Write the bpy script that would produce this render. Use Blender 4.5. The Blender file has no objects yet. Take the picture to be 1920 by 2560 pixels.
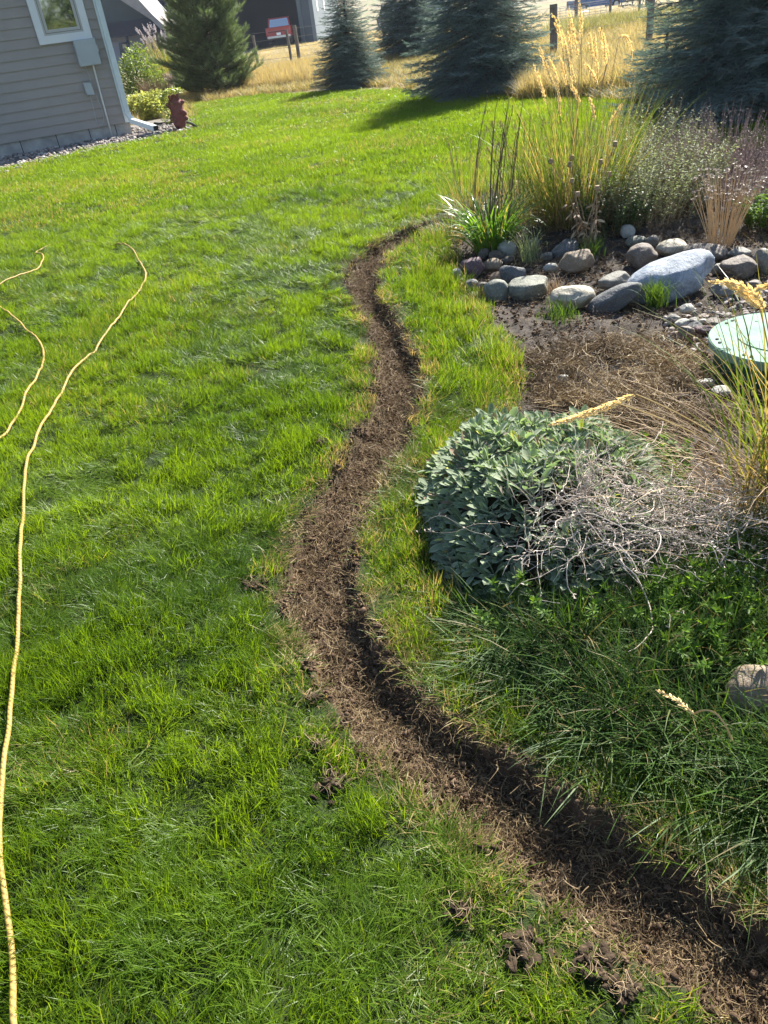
import bpy, math, random
import numpy as np
from math import radians, sin, cos, pi, tan
rng = np.random.default_rng(7)
random.seed(7)
S = bpy.context.scene
COL = S.collection

# ------------------------------------------------------------------ camera
CAM_H = 1.4
PITCH, ROLL = radians(33.0), radians(7.9)
HAZE = 0.0003
FPX = 1924.0                                        # focal length in pixels of the 1920x2560 photograph
vF = np.array([0, cos(PITCH), -sin(PITCH)]); vU0 = np.array([0, sin(PITCH), cos(PITCH)]); vR0 = np.array([1., 0, 0])
vR = cos(ROLL) * vR0 - sin(ROLL) * vU0
vU = sin(ROLL) * vR0 + cos(ROLL) * vU0
cam_d = bpy.data.cameras.new("camera")
cam = bpy.data.objects.new("camera", cam_d); COL.objects.link(cam)
cam_d.sensor_fit = 'VERTICAL'; cam_d.sensor_height = 36.0; cam_d.sensor_width = 27.0
cam_d.lens = FPX / 2560 * 36.0
cam_d.clip_start = 0.02; cam_d.clip_end = 5000
from mathutils import Matrix, Vector
M = Matrix.Identity(4)
for i in range(3):
    M[i][0] = vR[i]; M[i][1] = vU[i]; M[i][2] = -vF[i]
M[2][3] = CAM_H
cam.matrix_world = M
S.camera = cam

# ------------------------------------------------------------------ sky, sun, exposure
SUN_AZ, SUN_EL = radians(36), radians(40)            # azimuth clockwise from +Y
w = bpy.data.worlds.new("World"); S.world = w; w.use_nodes = True
nt = w.node_tree; nt.nodes.clear()
sky = nt.nodes.new('ShaderNodeTexSky'); sky.sky_type = 'NISHITA'; sky.sun_disc = False
sky.sun_elevation = SUN_EL; sky.sun_rotation = SUN_AZ; sky.altitude = 1400; sky.dust_density = 1.2
bg = nt.nodes.new('ShaderNodeBackground'); bg.inputs['Strength'].default_value = 0.075
wo = nt.nodes.new('ShaderNodeOutputWorld')
nt.links.new(sky.outputs[0], bg.inputs[0]); nt.links.new(bg.outputs[0], wo.inputs[0])
sd_ = bpy.data.lights.new("sun", 'SUN'); sd_.energy = 5.0; sd_.angle = radians(0.53); sd_.color = (1.0, 0.95, 0.86)
sun = bpy.data.objects.new("sun", sd_); COL.objects.link(sun)
sdir = Vector((sin(SUN_AZ) * cos(SUN_EL), cos(SUN_AZ) * cos(SUN_EL), sin(SUN_EL)))
sun.rotation_euler = sdir.to_track_quat('Z', 'Y').to_euler()
sun.location = (8, 10, 12)
S.view_settings.view_transform = 'Standard'; S.view_settings.look = 'None'
S.view_settings.exposure = 1.8; S.view_settings.gamma = 1.0
S.cycles.max_bounces = 6; S.cycles.diffuse_bounces = 3; S.cycles.glossy_bounces = 2
S.cycles.transmission_bounces = 4; S.cycles.transparent_max_bounces = 4
S.cycles.use_denoising = True
S.cycles.sample_clamp_indirect = 6

# ------------------------------------------------------------------ numpy noise
def _hash(ix, iy, seed):
    n = (ix.astype(np.int64) * 374761393 + iy.astype(np.int64) * 668265263 + seed * 974634777) & 0x7fffffff
    n = ((n ^ (n >> 13)) * 1274126177) & 0x7fffffff
    return ((n ^ (n >> 16)) & 0xffff) / 65535.0
def vnoise(x, y, seed=0):
    x = np.asarray(x, float); y = np.asarray(y, float)
    ix = np.floor(x); iy = np.floor(y); fx = x - ix; fy = y - iy
    fx = fx * fx * (3 - 2 * fx); fy = fy * fy * (3 - 2 * fy)
    a = _hash(ix, iy, seed); b = _hash(ix + 1, iy, seed); c = _hash(ix, iy + 1, seed); d = _hash(ix + 1, iy + 1, seed)
    return (a * (1 - fx) + b * fx) * (1 - fy) + (c * (1 - fx) + d * fx) * fy
def fbm(x, y, oct=4, seed=0):
    s = 0; a = 0.5; f = 1.0; t = 0
    for o in range(oct):
        s = s + a * vnoise(x * f + 13.7 * o, y * f - 7.1 * o, seed + o); t += a; a *= 0.5; f *= 2.03
    return s / t
def sstep(a, b, x):
    t = np.clip((x - a) / (b - a), 0, 1); return t * t * (3 - 2 * t)

# ------------------------------------------------------------------ terrain
def ray(px, py): return vF + vR * (px - 960) / FPX - vU * (py - 1280) / FPX
def flat(px, py, z=0.0):
    d = ray(px, py); t = (z - CAM_H) / d[2]; return (d[0] * t, d[1] * t)
def proj(X):
    X = np.asarray(X, float); v = X - np.array([0, 0, CAM_H]); z = v @ vF
    return 960 + FPX * (v @ vR) / z, 1280 - FPX * (v @ vU) / z, z

K = 1.1573
TL = [(965,483),(900,492),(850,510),(790,548),(755,580),(748,610),(770,660),(800,720),(812,790),(810,850),(790,900),(760,960),(720,1020),(668,1100),(640,1150),(610,1230),(600,1290),(625,1340),(660,1420),(700,1490),(750,1570),(800,1640),(870,1690),(930,1750),(1000,1795),(1070,1850),(1130,1900),(1230,1980),(1330,2050),(1450,2110),(1560,2190)]
TR = [(965,494),(930,500),(880,528),(835,560),(812,600),(825,650),(860,700),(890,750),(915,800),(910,850),(890,910),(865,970),(830,1030),(790,1090),(775,1140),(765,1200),(768,1260),(790,1330),(830,1400),(880,1470),(950,1540),(1030,1590),(1110,1640),(1190,1690),(1280,1740),(1370,1790),(1450,1850),(1540,1900),(1620,1960),(1700,2010)]
PL = [flat(x * K, y * K) for x, y in TL]; PR = [flat(x * K, y * K) for x, y in TR]
TRENCH = np.array([(0.98, 6.22), (0.86, 6.12)] + PL + [(0.75, 0.25), (1.2, -0.2), (1.4, 0.0), (0.95, 0.36)] + PR[::-1] + [(0.90, 5.98), (1.0, 6.05)])
BEDPX = [(1090,545),(1120,600),(1165,700),(1215,790),(1262,860),(1300,935),(1290,1010),(1180,1080),(1090,1180),(1040,1300),(1050,1420),(1130,1520),(1250,1560),(1450,1560),(1700,1600),(1990,1640)]
BED = np.array([flat(*p) for p in BEDPX] + [(1.5, 1.2), (2.6, 1.6), (4.2, 4.0), (4.4, 6.3), (3.4, 7.3), (2.4, 7.2), (1.5, 7.0), (1.0, 6.75)])
LAWNPX = [(-260,490),(0,428),(120,397),(271,366),(377,348),(437,333),(475,322),(480,300),(455,262),(520,256),(560,250),(650,240),(800,232),(940,228),(1040,228),(1150,240),(1330,248),(1400,240),(1560,256),(1660,268),(1700,285)]
LAWN = np.array([(-9, 14.1)] + [flat(*p) for p in LAWNPX[1:]] + [(4.6, 9.6), (7.5, 8.6), (9, 4), (6, -3), (-6, -3), (-9, 3)])
_c = flat(335, 335); _l = flat(0, 395)
HA = math.atan2(_l[1] - _c[1], _l[0] - _c[0])         # wall direction, from its right corner leftwards
HC = np.array(_c); HU = np.array([cos(HA), sin(HA)]); HN = np.array([-sin(HA), cos(HA)])
if HN[1] > 0: pass

def inside(P, x, y):
    c = np.zeros(x.shape, bool); n = len(P); j = n - 1
    for i in range(n):
        xi, yi = P[i]; xj, yj = P[j]
        if yi != yj:
            k = ((yi > y) != (yj > y)) & (x < (xj - xi) * (y - yi) / (yj - yi) + xi)
            c ^= k
        j = i
    return c
def sdist(P, x, y):
    x = np.asarray(x, float); y = np.asarray(y, float)
    d = np.full(x.shape, 1e9); n = len(P)
    for i in range(n):
        a = P[i - 1]; b = P[i]; ab = b - a; L = ab @ ab + 1e-12
        t = np.clip(((x - a[0]) * ab[0] + (y - a[1]) * ab[1]) / L, 0, 1)
        d = np.minimum(d, (x - a[0] - t * ab[0]) ** 2 + (y - a[1] - t * ab[1]) ** 2)
    d = np.sqrt(d)
    return np.where(inside(P, x, y), d, -d)
def sd_near(P, x, y, far=-1.0):
    x = np.asarray(x, float); y = np.asarray(y, float); shp = x.shape
    xf = x.ravel(); yf = y.ravel(); out = np.full(xf.shape, far)
    m = (xf > P[:, 0].min() - .3) & (xf < P[:, 0].max() + .3) & (yf > P[:, 1].min() - .3) & (yf < P[:, 1].max() + .3)
    if m.any(): out[m] = sdist(P, xf[m], yf[m])
    return out.reshape(shp)

def h_smooth(x, y):
    x = np.asarray(x, float); y = np.asarray(y, float)
    r = np.hypot(x, y)
    z = 0.03 * (fbm(x * .5, y * .5, 2, 5) - .5) * sstep(1.5, 4, r)
    z = z + 0.16 * np.exp(-(((x - 1.75) / .95) ** 2 + ((y - 5.6) / .62) ** 2)) * sstep(1.0, 1.4, x) 
    far = np.maximum(0, np.minimum(r, 260) - 26)
    side = sstep(.08, .32, x / np.maximum(y, 1))
    z = z - far * (0.0075 + 0.0100 * side)
    hill = sstep(250, 620, r)
    z = z + hill * (10.5 + 16 * fbm(x * .006, y * .006, 3, 9) + 6 * side)
    return z
def h_full(x, y):
    x = np.asarray(x, float); y = np.asarray(y, float)
    z = h_smooth(x, y)
    r = np.hypot(x, y); nearw = 1 - sstep(6, 14, r)
    z = z + nearw * 0.045 * (fbm(x * 5, y * 5, 3, 21) - .5)
    sd = sd_near(TRENCH, x, y) + 0.02 * (fbm(x * 22, y * 22, 2, 31) - .5) + .012 * (fbm(x * 6, y * 6, 2, 36) - .5)
    ins = sstep(-0.002, 0.022, sd)
    z = z - ins * (0.072 + 0.03 * (fbm(x * 4, y * 4, 2, 33) - .5)) + ins * (0.03 * (fbm(x * 38, y * 38, 3, 41) - .5) + .02 * (fbm(x * 12, y * 12, 2, 43) - .5))
    bd = sd_near(BED, x, y)
    b = sstep(0, .08, bd) * (bd > -.5)
    z = z - b * .015 + b * 0.035 * (fbm(x * 16, y * 16, 4, 51) - .5)
    return z
def G(px, py, dz=0.0):
    z = 0.0
    for _ in range(12):
        x, y = flat(px, py, z + dz); z = float(h_smooth(np.array([x]), np.array([y]))[0])
    return np.array([x, y, z])
def on_plane(px, py, Y):
    d = ray(px, py); t = Y / d[1]; return np.array([d[0] * t, Y, CAM_H + d[2] * t])

# ------------------------------------------------------------------ object helpers
def tag(o, label=None, cat=None, group=None, kind=None):
    if label: o['label'] = label
    if cat: o['category'] = cat
    if group: o['group'] = group
    if kind: o['kind'] = kind
    return o
def empty(name, loc=(0, 0, 0), rz=0, **k):
    o = bpy.data.objects.new(name, None); COL.objects.link(o); o.location = loc; o.rotation_euler = (0, 0, rz)
    o.empty_display_size = .1
    k.setdefault('kind', 'thing') if k else None
    return tag(o, **k)
class MB:
    """collects vertices, faces and a (t, rnd, extra) colour per vertex"""
    def __init__(s): s.v = []; s.q = []; s.t = []; s.c = []; s.n = 0
    def add(s, v, quads=None, tris=None, c=None):
        v = np.asarray(v, float).reshape(-1, 3)
        if quads is not None and len(quads): s.q.append(np.asarray(quads, np.int64) + s.n)
        if tris is not None and len(tris): s.t.append(np.asarray(tris, np.int64) + s.n)
        if c is None: c = np.zeros((len(v), 3))
        c = np.asarray(c, float)
        if c.ndim == 1: c = np.tile(c, (len(v), 1))
        s.v.append(v); s.c.append(c); s.n += len(v)
    def box(s, x0, x1, y0, y1, z0, z1, c=None):
        v = [(x, y, z) for z in (z0, z1) for y in (y0, y1) for x in (x0, x1)]
        s.add(v, quads=[(0, 2, 3, 1), (4, 5, 7, 6), (0, 1, 5, 4), (2, 6, 7, 3), (0, 4, 6, 2), (1, 3, 7, 5)], c=c)
    def prism(s, poly, y0, y1, c=None):
        """polygon in (x,z) extruded along y"""
        n = len(poly); v = [(x, y0, z) for x, z in poly] + [(x, y1, z) for x, z in poly]
        q = [(i, (i + 1) % n, n + (i + 1) % n, n + i) for i in range(n)]
        from mathutils.geometry import tessellate_polygon
        tr = tessellate_polygon([[Vector((p[0], p[1], 0)) for p in poly]])
        t = [tuple(a) for a in tr] + [tuple(n + i for i in a[::-1]) for a in tr]
        s.add(v, quads=q, tris=t, c=c)
    def tube(s, P, r, k=6, c=None, caps=True):
        P = np.asarray(P, float); tubes(s, P[None], np.asarray(r, float) if np.ndim(r) else np.full(len(P), r), k, c)
        if caps:
            base = s.n - len(P) * k
            for ring in (0, len(P) - 1):
                idx = np.arange(k) + base + ring * k - 0
                ce = P[ring]; s.v.append(ce[None]); s.c.append(np.zeros((1, 3)) if c is None else np.asarray(c, float).reshape(-1, 3)[:1]); m = s.n; s.n += 1
                s.t.append(np.array([(idx[i], idx[(i + 1) % k], m) for i in range(k)], np.int64))
    def build(s, name, mat, parent=None, smooth=False, **k):
        me = bpy.data.meshes.new(name)
        v = np.concatenate(s.v); q = np.concatenate(s.q) if s.q else np.zeros((0, 4), np.int64); t = np.concatenate(s.t) if s.t else np.zeros((0, 3), np.int64)
        me.vertices.add(len(v)); me.vertices.foreach_set('co', v.ravel())
        nl = q.size + t.size; me.loops.add(nl); me.loops.foreach_set('vertex_index', np.concatenate([q.ravel(), t.ravel()]).astype(np.int32))
        me.polygons.add(len(q) + len(t))
        st = np.concatenate([np.arange(len(q)) * 4, q.size + np.arange(len(t)) * 3]).astype(np.int32)
        me.polygons.foreach_set('loop_start', st)
        me.polygons.foreach_set('use_smooth', np.full(len(st), bool(smooth)))
        c = np.concatenate(s.c); a = me.attributes.new('c', 'FLOAT_VECTOR', 'POINT'); a.data.foreach_set('vector', c.ravel().astype(np.float32))
        me.update(calc_edges=True); me.validate()
        if mat: me.materials.append(mat)
        o = bpy.data.objects.new(name, me)
        if k.pop('link', True): COL.objects.link(o)
        if parent: o.parent = parent
        return tag(o, **k)

def tubes(mb, P, R, k=4, c=None):
    """P (N,S,3) paths, R (S,) or (N,S) radii"""
    N, Sg, _ = P.shape
    T = np.gradient(P, axis=1); T /= np.linalg.norm(T, axis=2, keepdims=True) + 1e-12
    ref = np.where(np.abs(T[..., 2:3]) > .9, np.array([1., 0, 0]), np.array([0, 0, 1.]))
    A = np.cross(T, ref); A /= np.linalg.norm(A, axis=2, keepdims=True) + 1e-12
    B = np.cross(T, A)
    a = np.arange(k) / k * 2 * pi
    R = np.broadcast_to(R, (N, Sg))
    V = P[:, :, None, :] + R[:, :, None, None] * (A[:, :, None, :] * np.cos(a)[None, None, :, None] + B[:, :, None, :] * np.sin(a)[None, None, :, None])
    idx = np.arange(N * Sg * k).reshape(N, Sg, k)
    q = np.stack([idx[:, :-1], np.roll(idx, -1, 2)[:, :-1], np.roll(idx, -1, 2)[:, 1:], idx[:, 1:]], -1).reshape(-1, 4)
    if c is None: c = np.random.default_rng(3).random(N)
    c = np.asarray(c, float)
    if c.shape == (N,):
        t = np.broadcast_to(np.linspace(0, 1, Sg)[None, :, None], (N, Sg, k)); r = np.broadcast_to(c[:, None, None], (N, Sg, k))
        cc = np.stack([t, r, r * 0], -1).reshape(-1, 3)
    else: cc = np.tile(c.reshape(1, 3), (N * Sg * k, 1))
    mb.add(V.reshape(-1, 3), quads=q, c=cc)

def blade_paths(root, az, t0, t1, L, S_, p=1.3, wob=0.0, rg=None):
    N = len(az); s = np.linspace(0, 1, S_ + 1)[None]
    th = t0[:, None] + (t1 - t0)[:, None] * s ** p
    a = az[:, None] + (rg.normal(0, wob, (N, 1)) * s if wob else 0)
    D = np.stack([np.sin(th) * np.cos(a), np.sin(th) * np.sin(a), np.cos(th)], -1) * (L / S_)[:, None, None]
    P = np.concatenate([np.zeros((N, 1, 3)), np.cumsum((D[:, 1:] + D[:, :-1]) / 2, 1)], 1)
    return root[:, None, :] + P, D
def blades(mb, root, az, t0, t1, L, W, rnd, S_=4, p=1.3, wob=0.0, rg=None, prof='grass', extra=0.0):
    rg = rg or rng; N = len(az)
    P, D = blade_paths(root, az, t0, t1, L, S_, p, wob, rg)
    tw = rg.uniform(-.9, .9, N)
    side = np.stack([-np.sin(az), np.cos(az), np.zeros(N)], -1)
    up = np.cross(side, D[:, 0] / np.linalg.norm(D[:, 0], axis=1, keepdims=True))
    wv = side * np.cos(tw)[:, None] + up * np.sin(tw)[:, None]
    s = np.linspace(0, 1, S_ + 1)
    pr = {'grass': (0.55 + .45 * np.minimum(1, s * 3)) * (1 - s ** 2.6), 'strap': np.minimum(1, .5 + s * 2) * (1 - s ** 4), 'leaf': np.sin(np.clip(s * .93 + .05, 0, 1) * pi) ** .8}[prof]
    pr = np.maximum(pr, .04)
    V = np.stack([P - wv[:, None] * (W[:, None] * pr)[..., None] * .5, P + wv[:, None] * (W[:, None] * pr)[..., None] * .5], 2)
    idx = np.arange(N * (S_ + 1) * 2).reshape(N, S_ + 1, 2)
    q = np.stack([idx[:, :-1, 0], idx[:, :-1, 1], idx[:, 1:, 1], idx[:, 1:, 0]], -1).reshape(-1, 4)
    c = np.stack([np.broadcast_to(s[None, :, None], (N, S_ + 1, 2)), np.broadcast_to(rnd[:, None, None], (N, S_ + 1, 2)), np.full((N, S_ + 1, 2), extra)], -1)
    mb.add(V.reshape(-1, 3), quads=q, c=c.reshape(-1, 3))
    return P
def stamp(mb, tv, tq, tt, pos, rot, scl, rnd, tc=None):
    """copies of a template (tv, quads tq, tris tt) by rotation matrices (N,3,3), scale (N,) or (N,3)"""
    N = len(pos); tv = np.asarray(tv, float); n = len(tv)
    scl = np.asarray(scl, float)
    sv = tv[None] * (scl[:, None, None] if scl.ndim == 1 else scl[:, None, :])
    V = np.einsum('nij,nkj->nki', rot, sv) + pos[:, None]
    off = (np.arange(N) * n)[:, None, None]
    c = np.zeros((N, n, 3)); c[..., 1] = rnd[:, None]
    if tc is not None: c[..., 0] = tc[None]
    mb.add(V.reshape(-1, 3), quads=(np.asarray(tq)[None] + off).reshape(-1, 4) if tq is not None and len(tq) else None,
           tris=(np.asarray(tt)[None] + off).reshape(-1, 3) if tt is not None and len(tt) else None, c=c.reshape(-1, 3))
def frame_x(D, roll):
    """rotation matrices whose x axis is D, rolled about it"""
    D = D / (np.linalg.norm(D, axis=1, keepdims=True) + 1e-12)
    ref = np.where(np.abs(D[:, 2:3]) > .95, np.array([1., 0, 0]), np.array([0, 0, 1.]))
    Y = np.cross(ref, D); Y /= np.linalg.norm(Y, axis=1, keepdims=True); Z = np.cross(D, Y)
    c, s = np.cos(roll)[:, None], np.sin(roll)[:, None]
    Y2 = Y * c + Z * s; Z2 = -Y * s + Z * c
    return np.stack([D, Y2, Z2], -1)

def ico(sub):
    import bmesh
    bm = bmesh.new(); bmesh.ops.create_icosphere(bm, subdivisions=sub, radius=1.0)
    bm.verts.ensure_lookup_table()
    v = np.array([x.co[:] for x in bm.verts]); f = np.array([[x.index for x in q.verts] for q in bm.faces]); bm.free()
    return v, f
ICO = {k: ico(k) for k in (1, 2, 3, 4)}
def noise3(v, sc, seed):
    return (fbm(v[:, 0] * sc + 5 + seed, v[:, 1] * sc + v[:, 2] * sc * .37 + 3, 3, seed) + fbm(v[:, 1] * sc - seed, v[:, 2] * sc + v[:, 0] * sc * .41, 3, seed + 9) + fbm(v[:, 2] * sc + 2, v[:, 0] * sc - v[:, 1] * sc * .3, 3, seed + 17)) / 3 - .5
def stone(mb, loc, size, rz=0, tilt=(0, 0), seed=0, rough=.28, sub=4, c=(0, .5, 0), ang=0.0):
    v, f = ICO[sub]; v = v.copy()
    if ang:                                        # flattened facets
        g = np.random.default_rng(seed)
        for _ in range(7):
            n = g.normal(size=3); n /= np.linalg.norm(n); d = v @ n; k = 1 - ang * g.uniform(.3, 1)
            v = v - np.maximum(0, d - k)[:, None] * n
    v = v * (1 + rough * noise3(v, 1.3, seed) * 2 + .05 * noise3(v, 4.5, seed + 3))[:, None]
    v = np.sign(v) * np.abs(v) ** .92
    v = v * np.array(size) / 2
    cx, sx, cy, sy, cz, sz = cos(tilt[0]), sin(tilt[0]), cos(tilt[1]), sin(tilt[1]), cos(rz), sin(rz)
    Rm = np.array([[cz, -sz, 0], [sz, cz, 0], [0, 0, 1]]) @ np.array([[cy, 0, sy], [0, 1, 0], [-sy, 0, cy]]) @ np.array([[1, 0, 0], [0, cx, -sx], [0, sx, cx]])
    mb.add(v @ Rm.T + np.array(loc), tris=f, c=c)

# ------------------------------------------------------------------ materials
class NT:
    def __init__(s, name):
        s.m = bpy.data.materials.new(name); s.m.use_nodes = True; s.t = s.m.node_tree; s.t.nodes.clear()
        s.out = s.n('ShaderNodeOutputMaterial')
    def n(s, ty, **k):
        x = s.t.nodes.new(ty)
        for a, b in k.items(): setattr(x, a, b)
        return x
    def l(s, a, b): s.t.links.new(a, b)
    def set(s, sock, val):
        if hasattr(val, 'links') or isinstance(val, bpy.types.NodeSocket): s.l(val, sock)
        else:
            if isinstance(val, (tuple, list)) and len(val) == 3 and sock.type == 'RGBA': val = (*val, 1)
            sock.default_value = val
    def mix(s, a, b, f, mode='MIX'):
        x = s.n('ShaderNodeMix', data_type='RGBA', blend_type=mode); s.set(x.inputs[0], f); s.set(x.inputs[6], a); s.set(x.inputs[7], b); return x.outputs[2]
    def math(s, op, a, b=0.0, c=None, clamp=False):
        x = s.n('ShaderNodeMath', operation=op, use_clamp=clamp); s.set(x.inputs[0], a); s.set(x.inputs[1], b)
        if c is not None: s.set(x.inputs[2], c)
        return x.outputs[0]
    def noise(s, sc, det=4, rough=.55, coord='Object', dist=0.0, vec=None):
        x = s.n('ShaderNodeTexNoise'); x.inputs['Scale'].default_value = sc; x.inputs['Detail'].default_value = det; x.inputs['Roughness'].default_value = rough; x.inputs['Distortion'].default_value = dist
        s.l(vec if vec is not None else s.coord(coord), x.inputs['Vector']); return x.outputs[0]
    def coord(s, kind='Object'):
        if kind == 'World': return s.n('ShaderNodeNewGeometry').outputs['Position']
        return s.n('ShaderNodeTexCoord').outputs[kind]
    def ramp(s, f, stops):
        x = s.n('ShaderNodeValToRGB'); s.set(x.inputs[0], f); e = x.color_ramp.elements
        while len(e) < len(stops): e.new(.5)
        for i, (p, c) in enumerate(stops): e[i].position = p; e[i].color = (*c, 1) if len(c) == 3 else c
        return x.outputs[0]
    def attr(s, name, inst=False):
        x = s.n('ShaderNodeAttribute', attribute_name=name, attribute_type='INSTANCER' if inst else 'GEOMETRY'); return x
    def bump(s, h, st=.3, d=.01):
        x = s.n('ShaderNodeBump'); x.inputs['Strength'].default_value = st; x.inputs['Distance'].default_value = d; s.set(x.inputs['Height'], h); return x.outputs[0]
    def princ(s, col, rough=.6, spec=.4, metal=0.0, normal=None, **k):
        x = s.n('ShaderNodeBsdfPrincipled'); s.set(x.inputs['Base Color'], col); s.set(x.inputs['Roughness'], rough); x.inputs['Specular IOR Level'].default_value = spec; s.set(x.inputs['Metallic'], metal)
        if normal is not None: s.l(normal, x.inputs['Normal'])
        for a, b in k.items(): s.set(x.inputs[a.replace('_', ' ')], b)
        return x.outputs[0]
    def done(s, sh): s.l(sh, s.out.inputs[0]); return s.m
def foliage(name, dark, light, dry=(.36, .27, .12), trans=.42, rough=.42, spec=.35, inst=False, root=None, tint=(1.7, 1.55, .55), patch=0.0, drybase=0.0):
    n = NT(name); a = n.attr('c'); sp = n.n('ShaderNodeSeparateXYZ'); n.l(a.outputs['Vector'], sp.inputs[0])
    t, r = sp.outputs[0], sp.outputs[1]
    if inst:
        f = n.math('MULTIPLY_ADD', r, .45, n.math('MULTIPLY', n.attr('hue', True).outputs['Fac'], .55))
    else: f = r
    if patch:
        f = n.math('ADD', f, n.math('MULTIPLY', n.math('SUBTRACT', n.noise(1.1, 3, coord='World'), .5), patch), clamp=True)
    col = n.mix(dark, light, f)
    if inst or drybase:
        rr = n.math('FRACT', n.math('MULTIPLY', r, 7.31))
        d = n.math('ADD', n.attr('dry', True).outputs['Fac'], drybase) if inst else drybase
        k = n.math('MULTIPLY', n.math('SUBTRACT', d, rr), 8.0, clamp=True)
        col = n.mix(col, dry, k); k0 = k
    if root:
        k = n.math('SUBTRACT', 1.0, n.math('MULTIPLY', t, 3.0, clamp=True)); col = n.mix(col, root, k)
    tc = n.mix(col, tint, 1.0, 'MULTIPLY')
    if inst or drybase: tc = n.mix(tc, n.mix(col, (1.25, 1.05, .75), 1.0, 'MULTIPLY'), k0)
    p = n.princ(col, rough, spec); tr = n.n('ShaderNodeBsdfTranslucent'); n.l(tc, tr.inputs[0])
    m = n.n('ShaderNodeMixShader'); m.inputs[0].default_value = trans; n.l(p, m.inputs[1]); n.l(tr.outputs[0], m.inputs[2])
    return n.done(m.outputs[0])
def plain(name, col, rough=.6, spec=.4, metal=0., var=.12, sc=6., bump=0., bsc=60., bd=.004):
    n = NT(name); f = n.noise(sc, 5)
    c2 = tuple(min(1, x * (1 + var)) for x in col); c1 = tuple(x * (1 - var) for x in col)
    c = n.mix(c1, c2, n.ramp(f, [(.3, (0, 0, 0)), (.7, (1, 1, 1))]))
    nm = n.bump(n.noise(bsc, 4), bump, bd) if bump else None
    return n.done(n.princ(c, rough, spec, metal, nm))
def rockmat(name, a, b, speck=(.5, .5, .48), vein=0.0):
    n = NT(name); f = n.noise(14, 6, .65, dist=.6); c = n.mix(a, b, n.ramp(f, [(.32, (0, 0, 0)), (.68, (1, 1, 1))]))
    g = n.noise(160, 3, .7); c = n.mix(c, speck, n.ramp(g, [(.56, (0, 0, 0)), (.72, (.55, .55, .55))]))
    g2 = n.noise(75, 3, .7); c = n.mix(c, tuple(x * .4 for x in a), n.ramp(g2, [(.58, (0, 0, 0)), (.75, (.6, .6, .6))]))
    if vein:
        v = n.n('ShaderNodeTexVoronoi', feature='DISTANCE_TO_EDGE'); v.inputs['Scale'].default_value = 9
        dv = n.n('ShaderNodeVectorMath', operation='ADD'); n.l(n.coord(), dv.inputs[0]); nn = n.n('ShaderNodeTexNoise'); nn.inputs['Scale'].default_value = 9; n.l(n.coord(), nn.inputs[0])
        sc = n.n('ShaderNodeVectorMath', operation='SCALE'); n.l(nn.outputs[1], sc.inputs[0]); sc.inputs['Scale'].default_value = .12; n.l(sc.outputs[0], dv.inputs[1]); n.l(dv.outputs[0], v.inputs['Vector'])
        c = n.mix(c, (.09, .08, .06), n.ramp(v.outputs[0], [(0, (vein,) * 3), (.035, (0, 0, 0))]))
    h = n.math('ADD', n.noise(30, 6, .65), n.math('MULTIPLY', n.noise(150, 3), .3))
    return n.done(n.princ(c, .72, .35, 0, n.bump(h, .9, .010)))

M_lawn = foliage('lawn_blades', (.050, .110, .010), (.160, .250, .019), dry=(.38, .30, .13), trans=.52, rough=.38, spec=.2, inst=True, root=(.10, .11, .04), patch=.8, tint=(1.95, 1.75, .48))
M_long = foliage('long_blades', (.024, .060, .014), (.078, .145, .024), dry=(.22, .17, .08), trans=.32, rough=.5, spec=.2, inst=True, root=(.16, .13, .05), patch=.4)  # greens darkened to carry the shade over the long grass
M_straw = foliage('straw', (.15, .10, .05), (.46, .35, .19), trans=.25, rough=.6, spec=.25, inst=True, dry=(.12, .075, .04), tint=(1.1, 1, .8))
M_mead = foliage('meadow_blades', (.25, .205, .10), (.48, .40, .21), dry=(.18, .20, .06), trans=.5, rough=.55, spec=.3, inst=True, tint=(1.25, 1.1, .7))
M_reed = foliage('reed_blades', (.040, .085, .018), (.16, .215, .04), dry=(.42, .33, .12), trans=.40, rough=.4, drybase=.32, root=(.16, .11, .06))
M_plume = foliage('plume', (.88, .78, .54), (.97, .91, .72), trans=.6, rough=.7, spec=.2, tint=(1.15, 1.05, .8))
M_dry = foliage('dry_stems', (.20, .13, .075), (.46, .34, .21), trans=.15, rough=.65, spec=.25, tint=(1.1, 1, .8))
M_twig = foliage('dead_twigs', (.28, .23, .19), (.60, .51, .43), trans=.05, rough=.6, spec=.3)
M_lily = foliage('lily_leaves', (.045, .12, .02), (.13, .25, .035), dry=(.42, .36, .10), trans=.45, rough=.36, spec=.5, drybase=.12)
M_lamb = None
M_cat = foliage('catmint_leaves', (.12, .155, .085), (.32, .36, .21), trans=.42, rough=.6, spec=.25, tint=(1.3, 1.3, .8))
M_lav = foliage('sage_stems', (.24, .17, .15), (.44, .34, .31), trans=.15, rough=.7, spec=.2, tint=(1.1, 1, 1))
M_weed = foliage('weed_leaves', (.045, .10, .018), (.13, .23, .03), trans=.42, rough=.55, spec=.15, tint=(1.6, 1.5, .5))
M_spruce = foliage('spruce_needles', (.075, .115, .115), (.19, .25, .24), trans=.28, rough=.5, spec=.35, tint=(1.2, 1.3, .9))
M_pine = foliage('pine_needles', (.075, .105, .055), (.20, .25, .13), trans=.3, rough=.5, spec=.4, tint=(1.3, 1.4, .7))
M_bark = plain('bark', (.11, .08, .065), .9, .2, var=.4, sc=18, bump=.8, bsc=40, bd=.02)
M_yel = foliage('yellow_leaves', (.17, .21, .055), (.40, .41, .14), trans=.4, rough=.45, tint=(1.3, 1.3, .7))
M_grn = foliage('bush_leaves', (.07, .12, .035), (.18, .25, .07), trans=.4, rough=.45)

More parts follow.
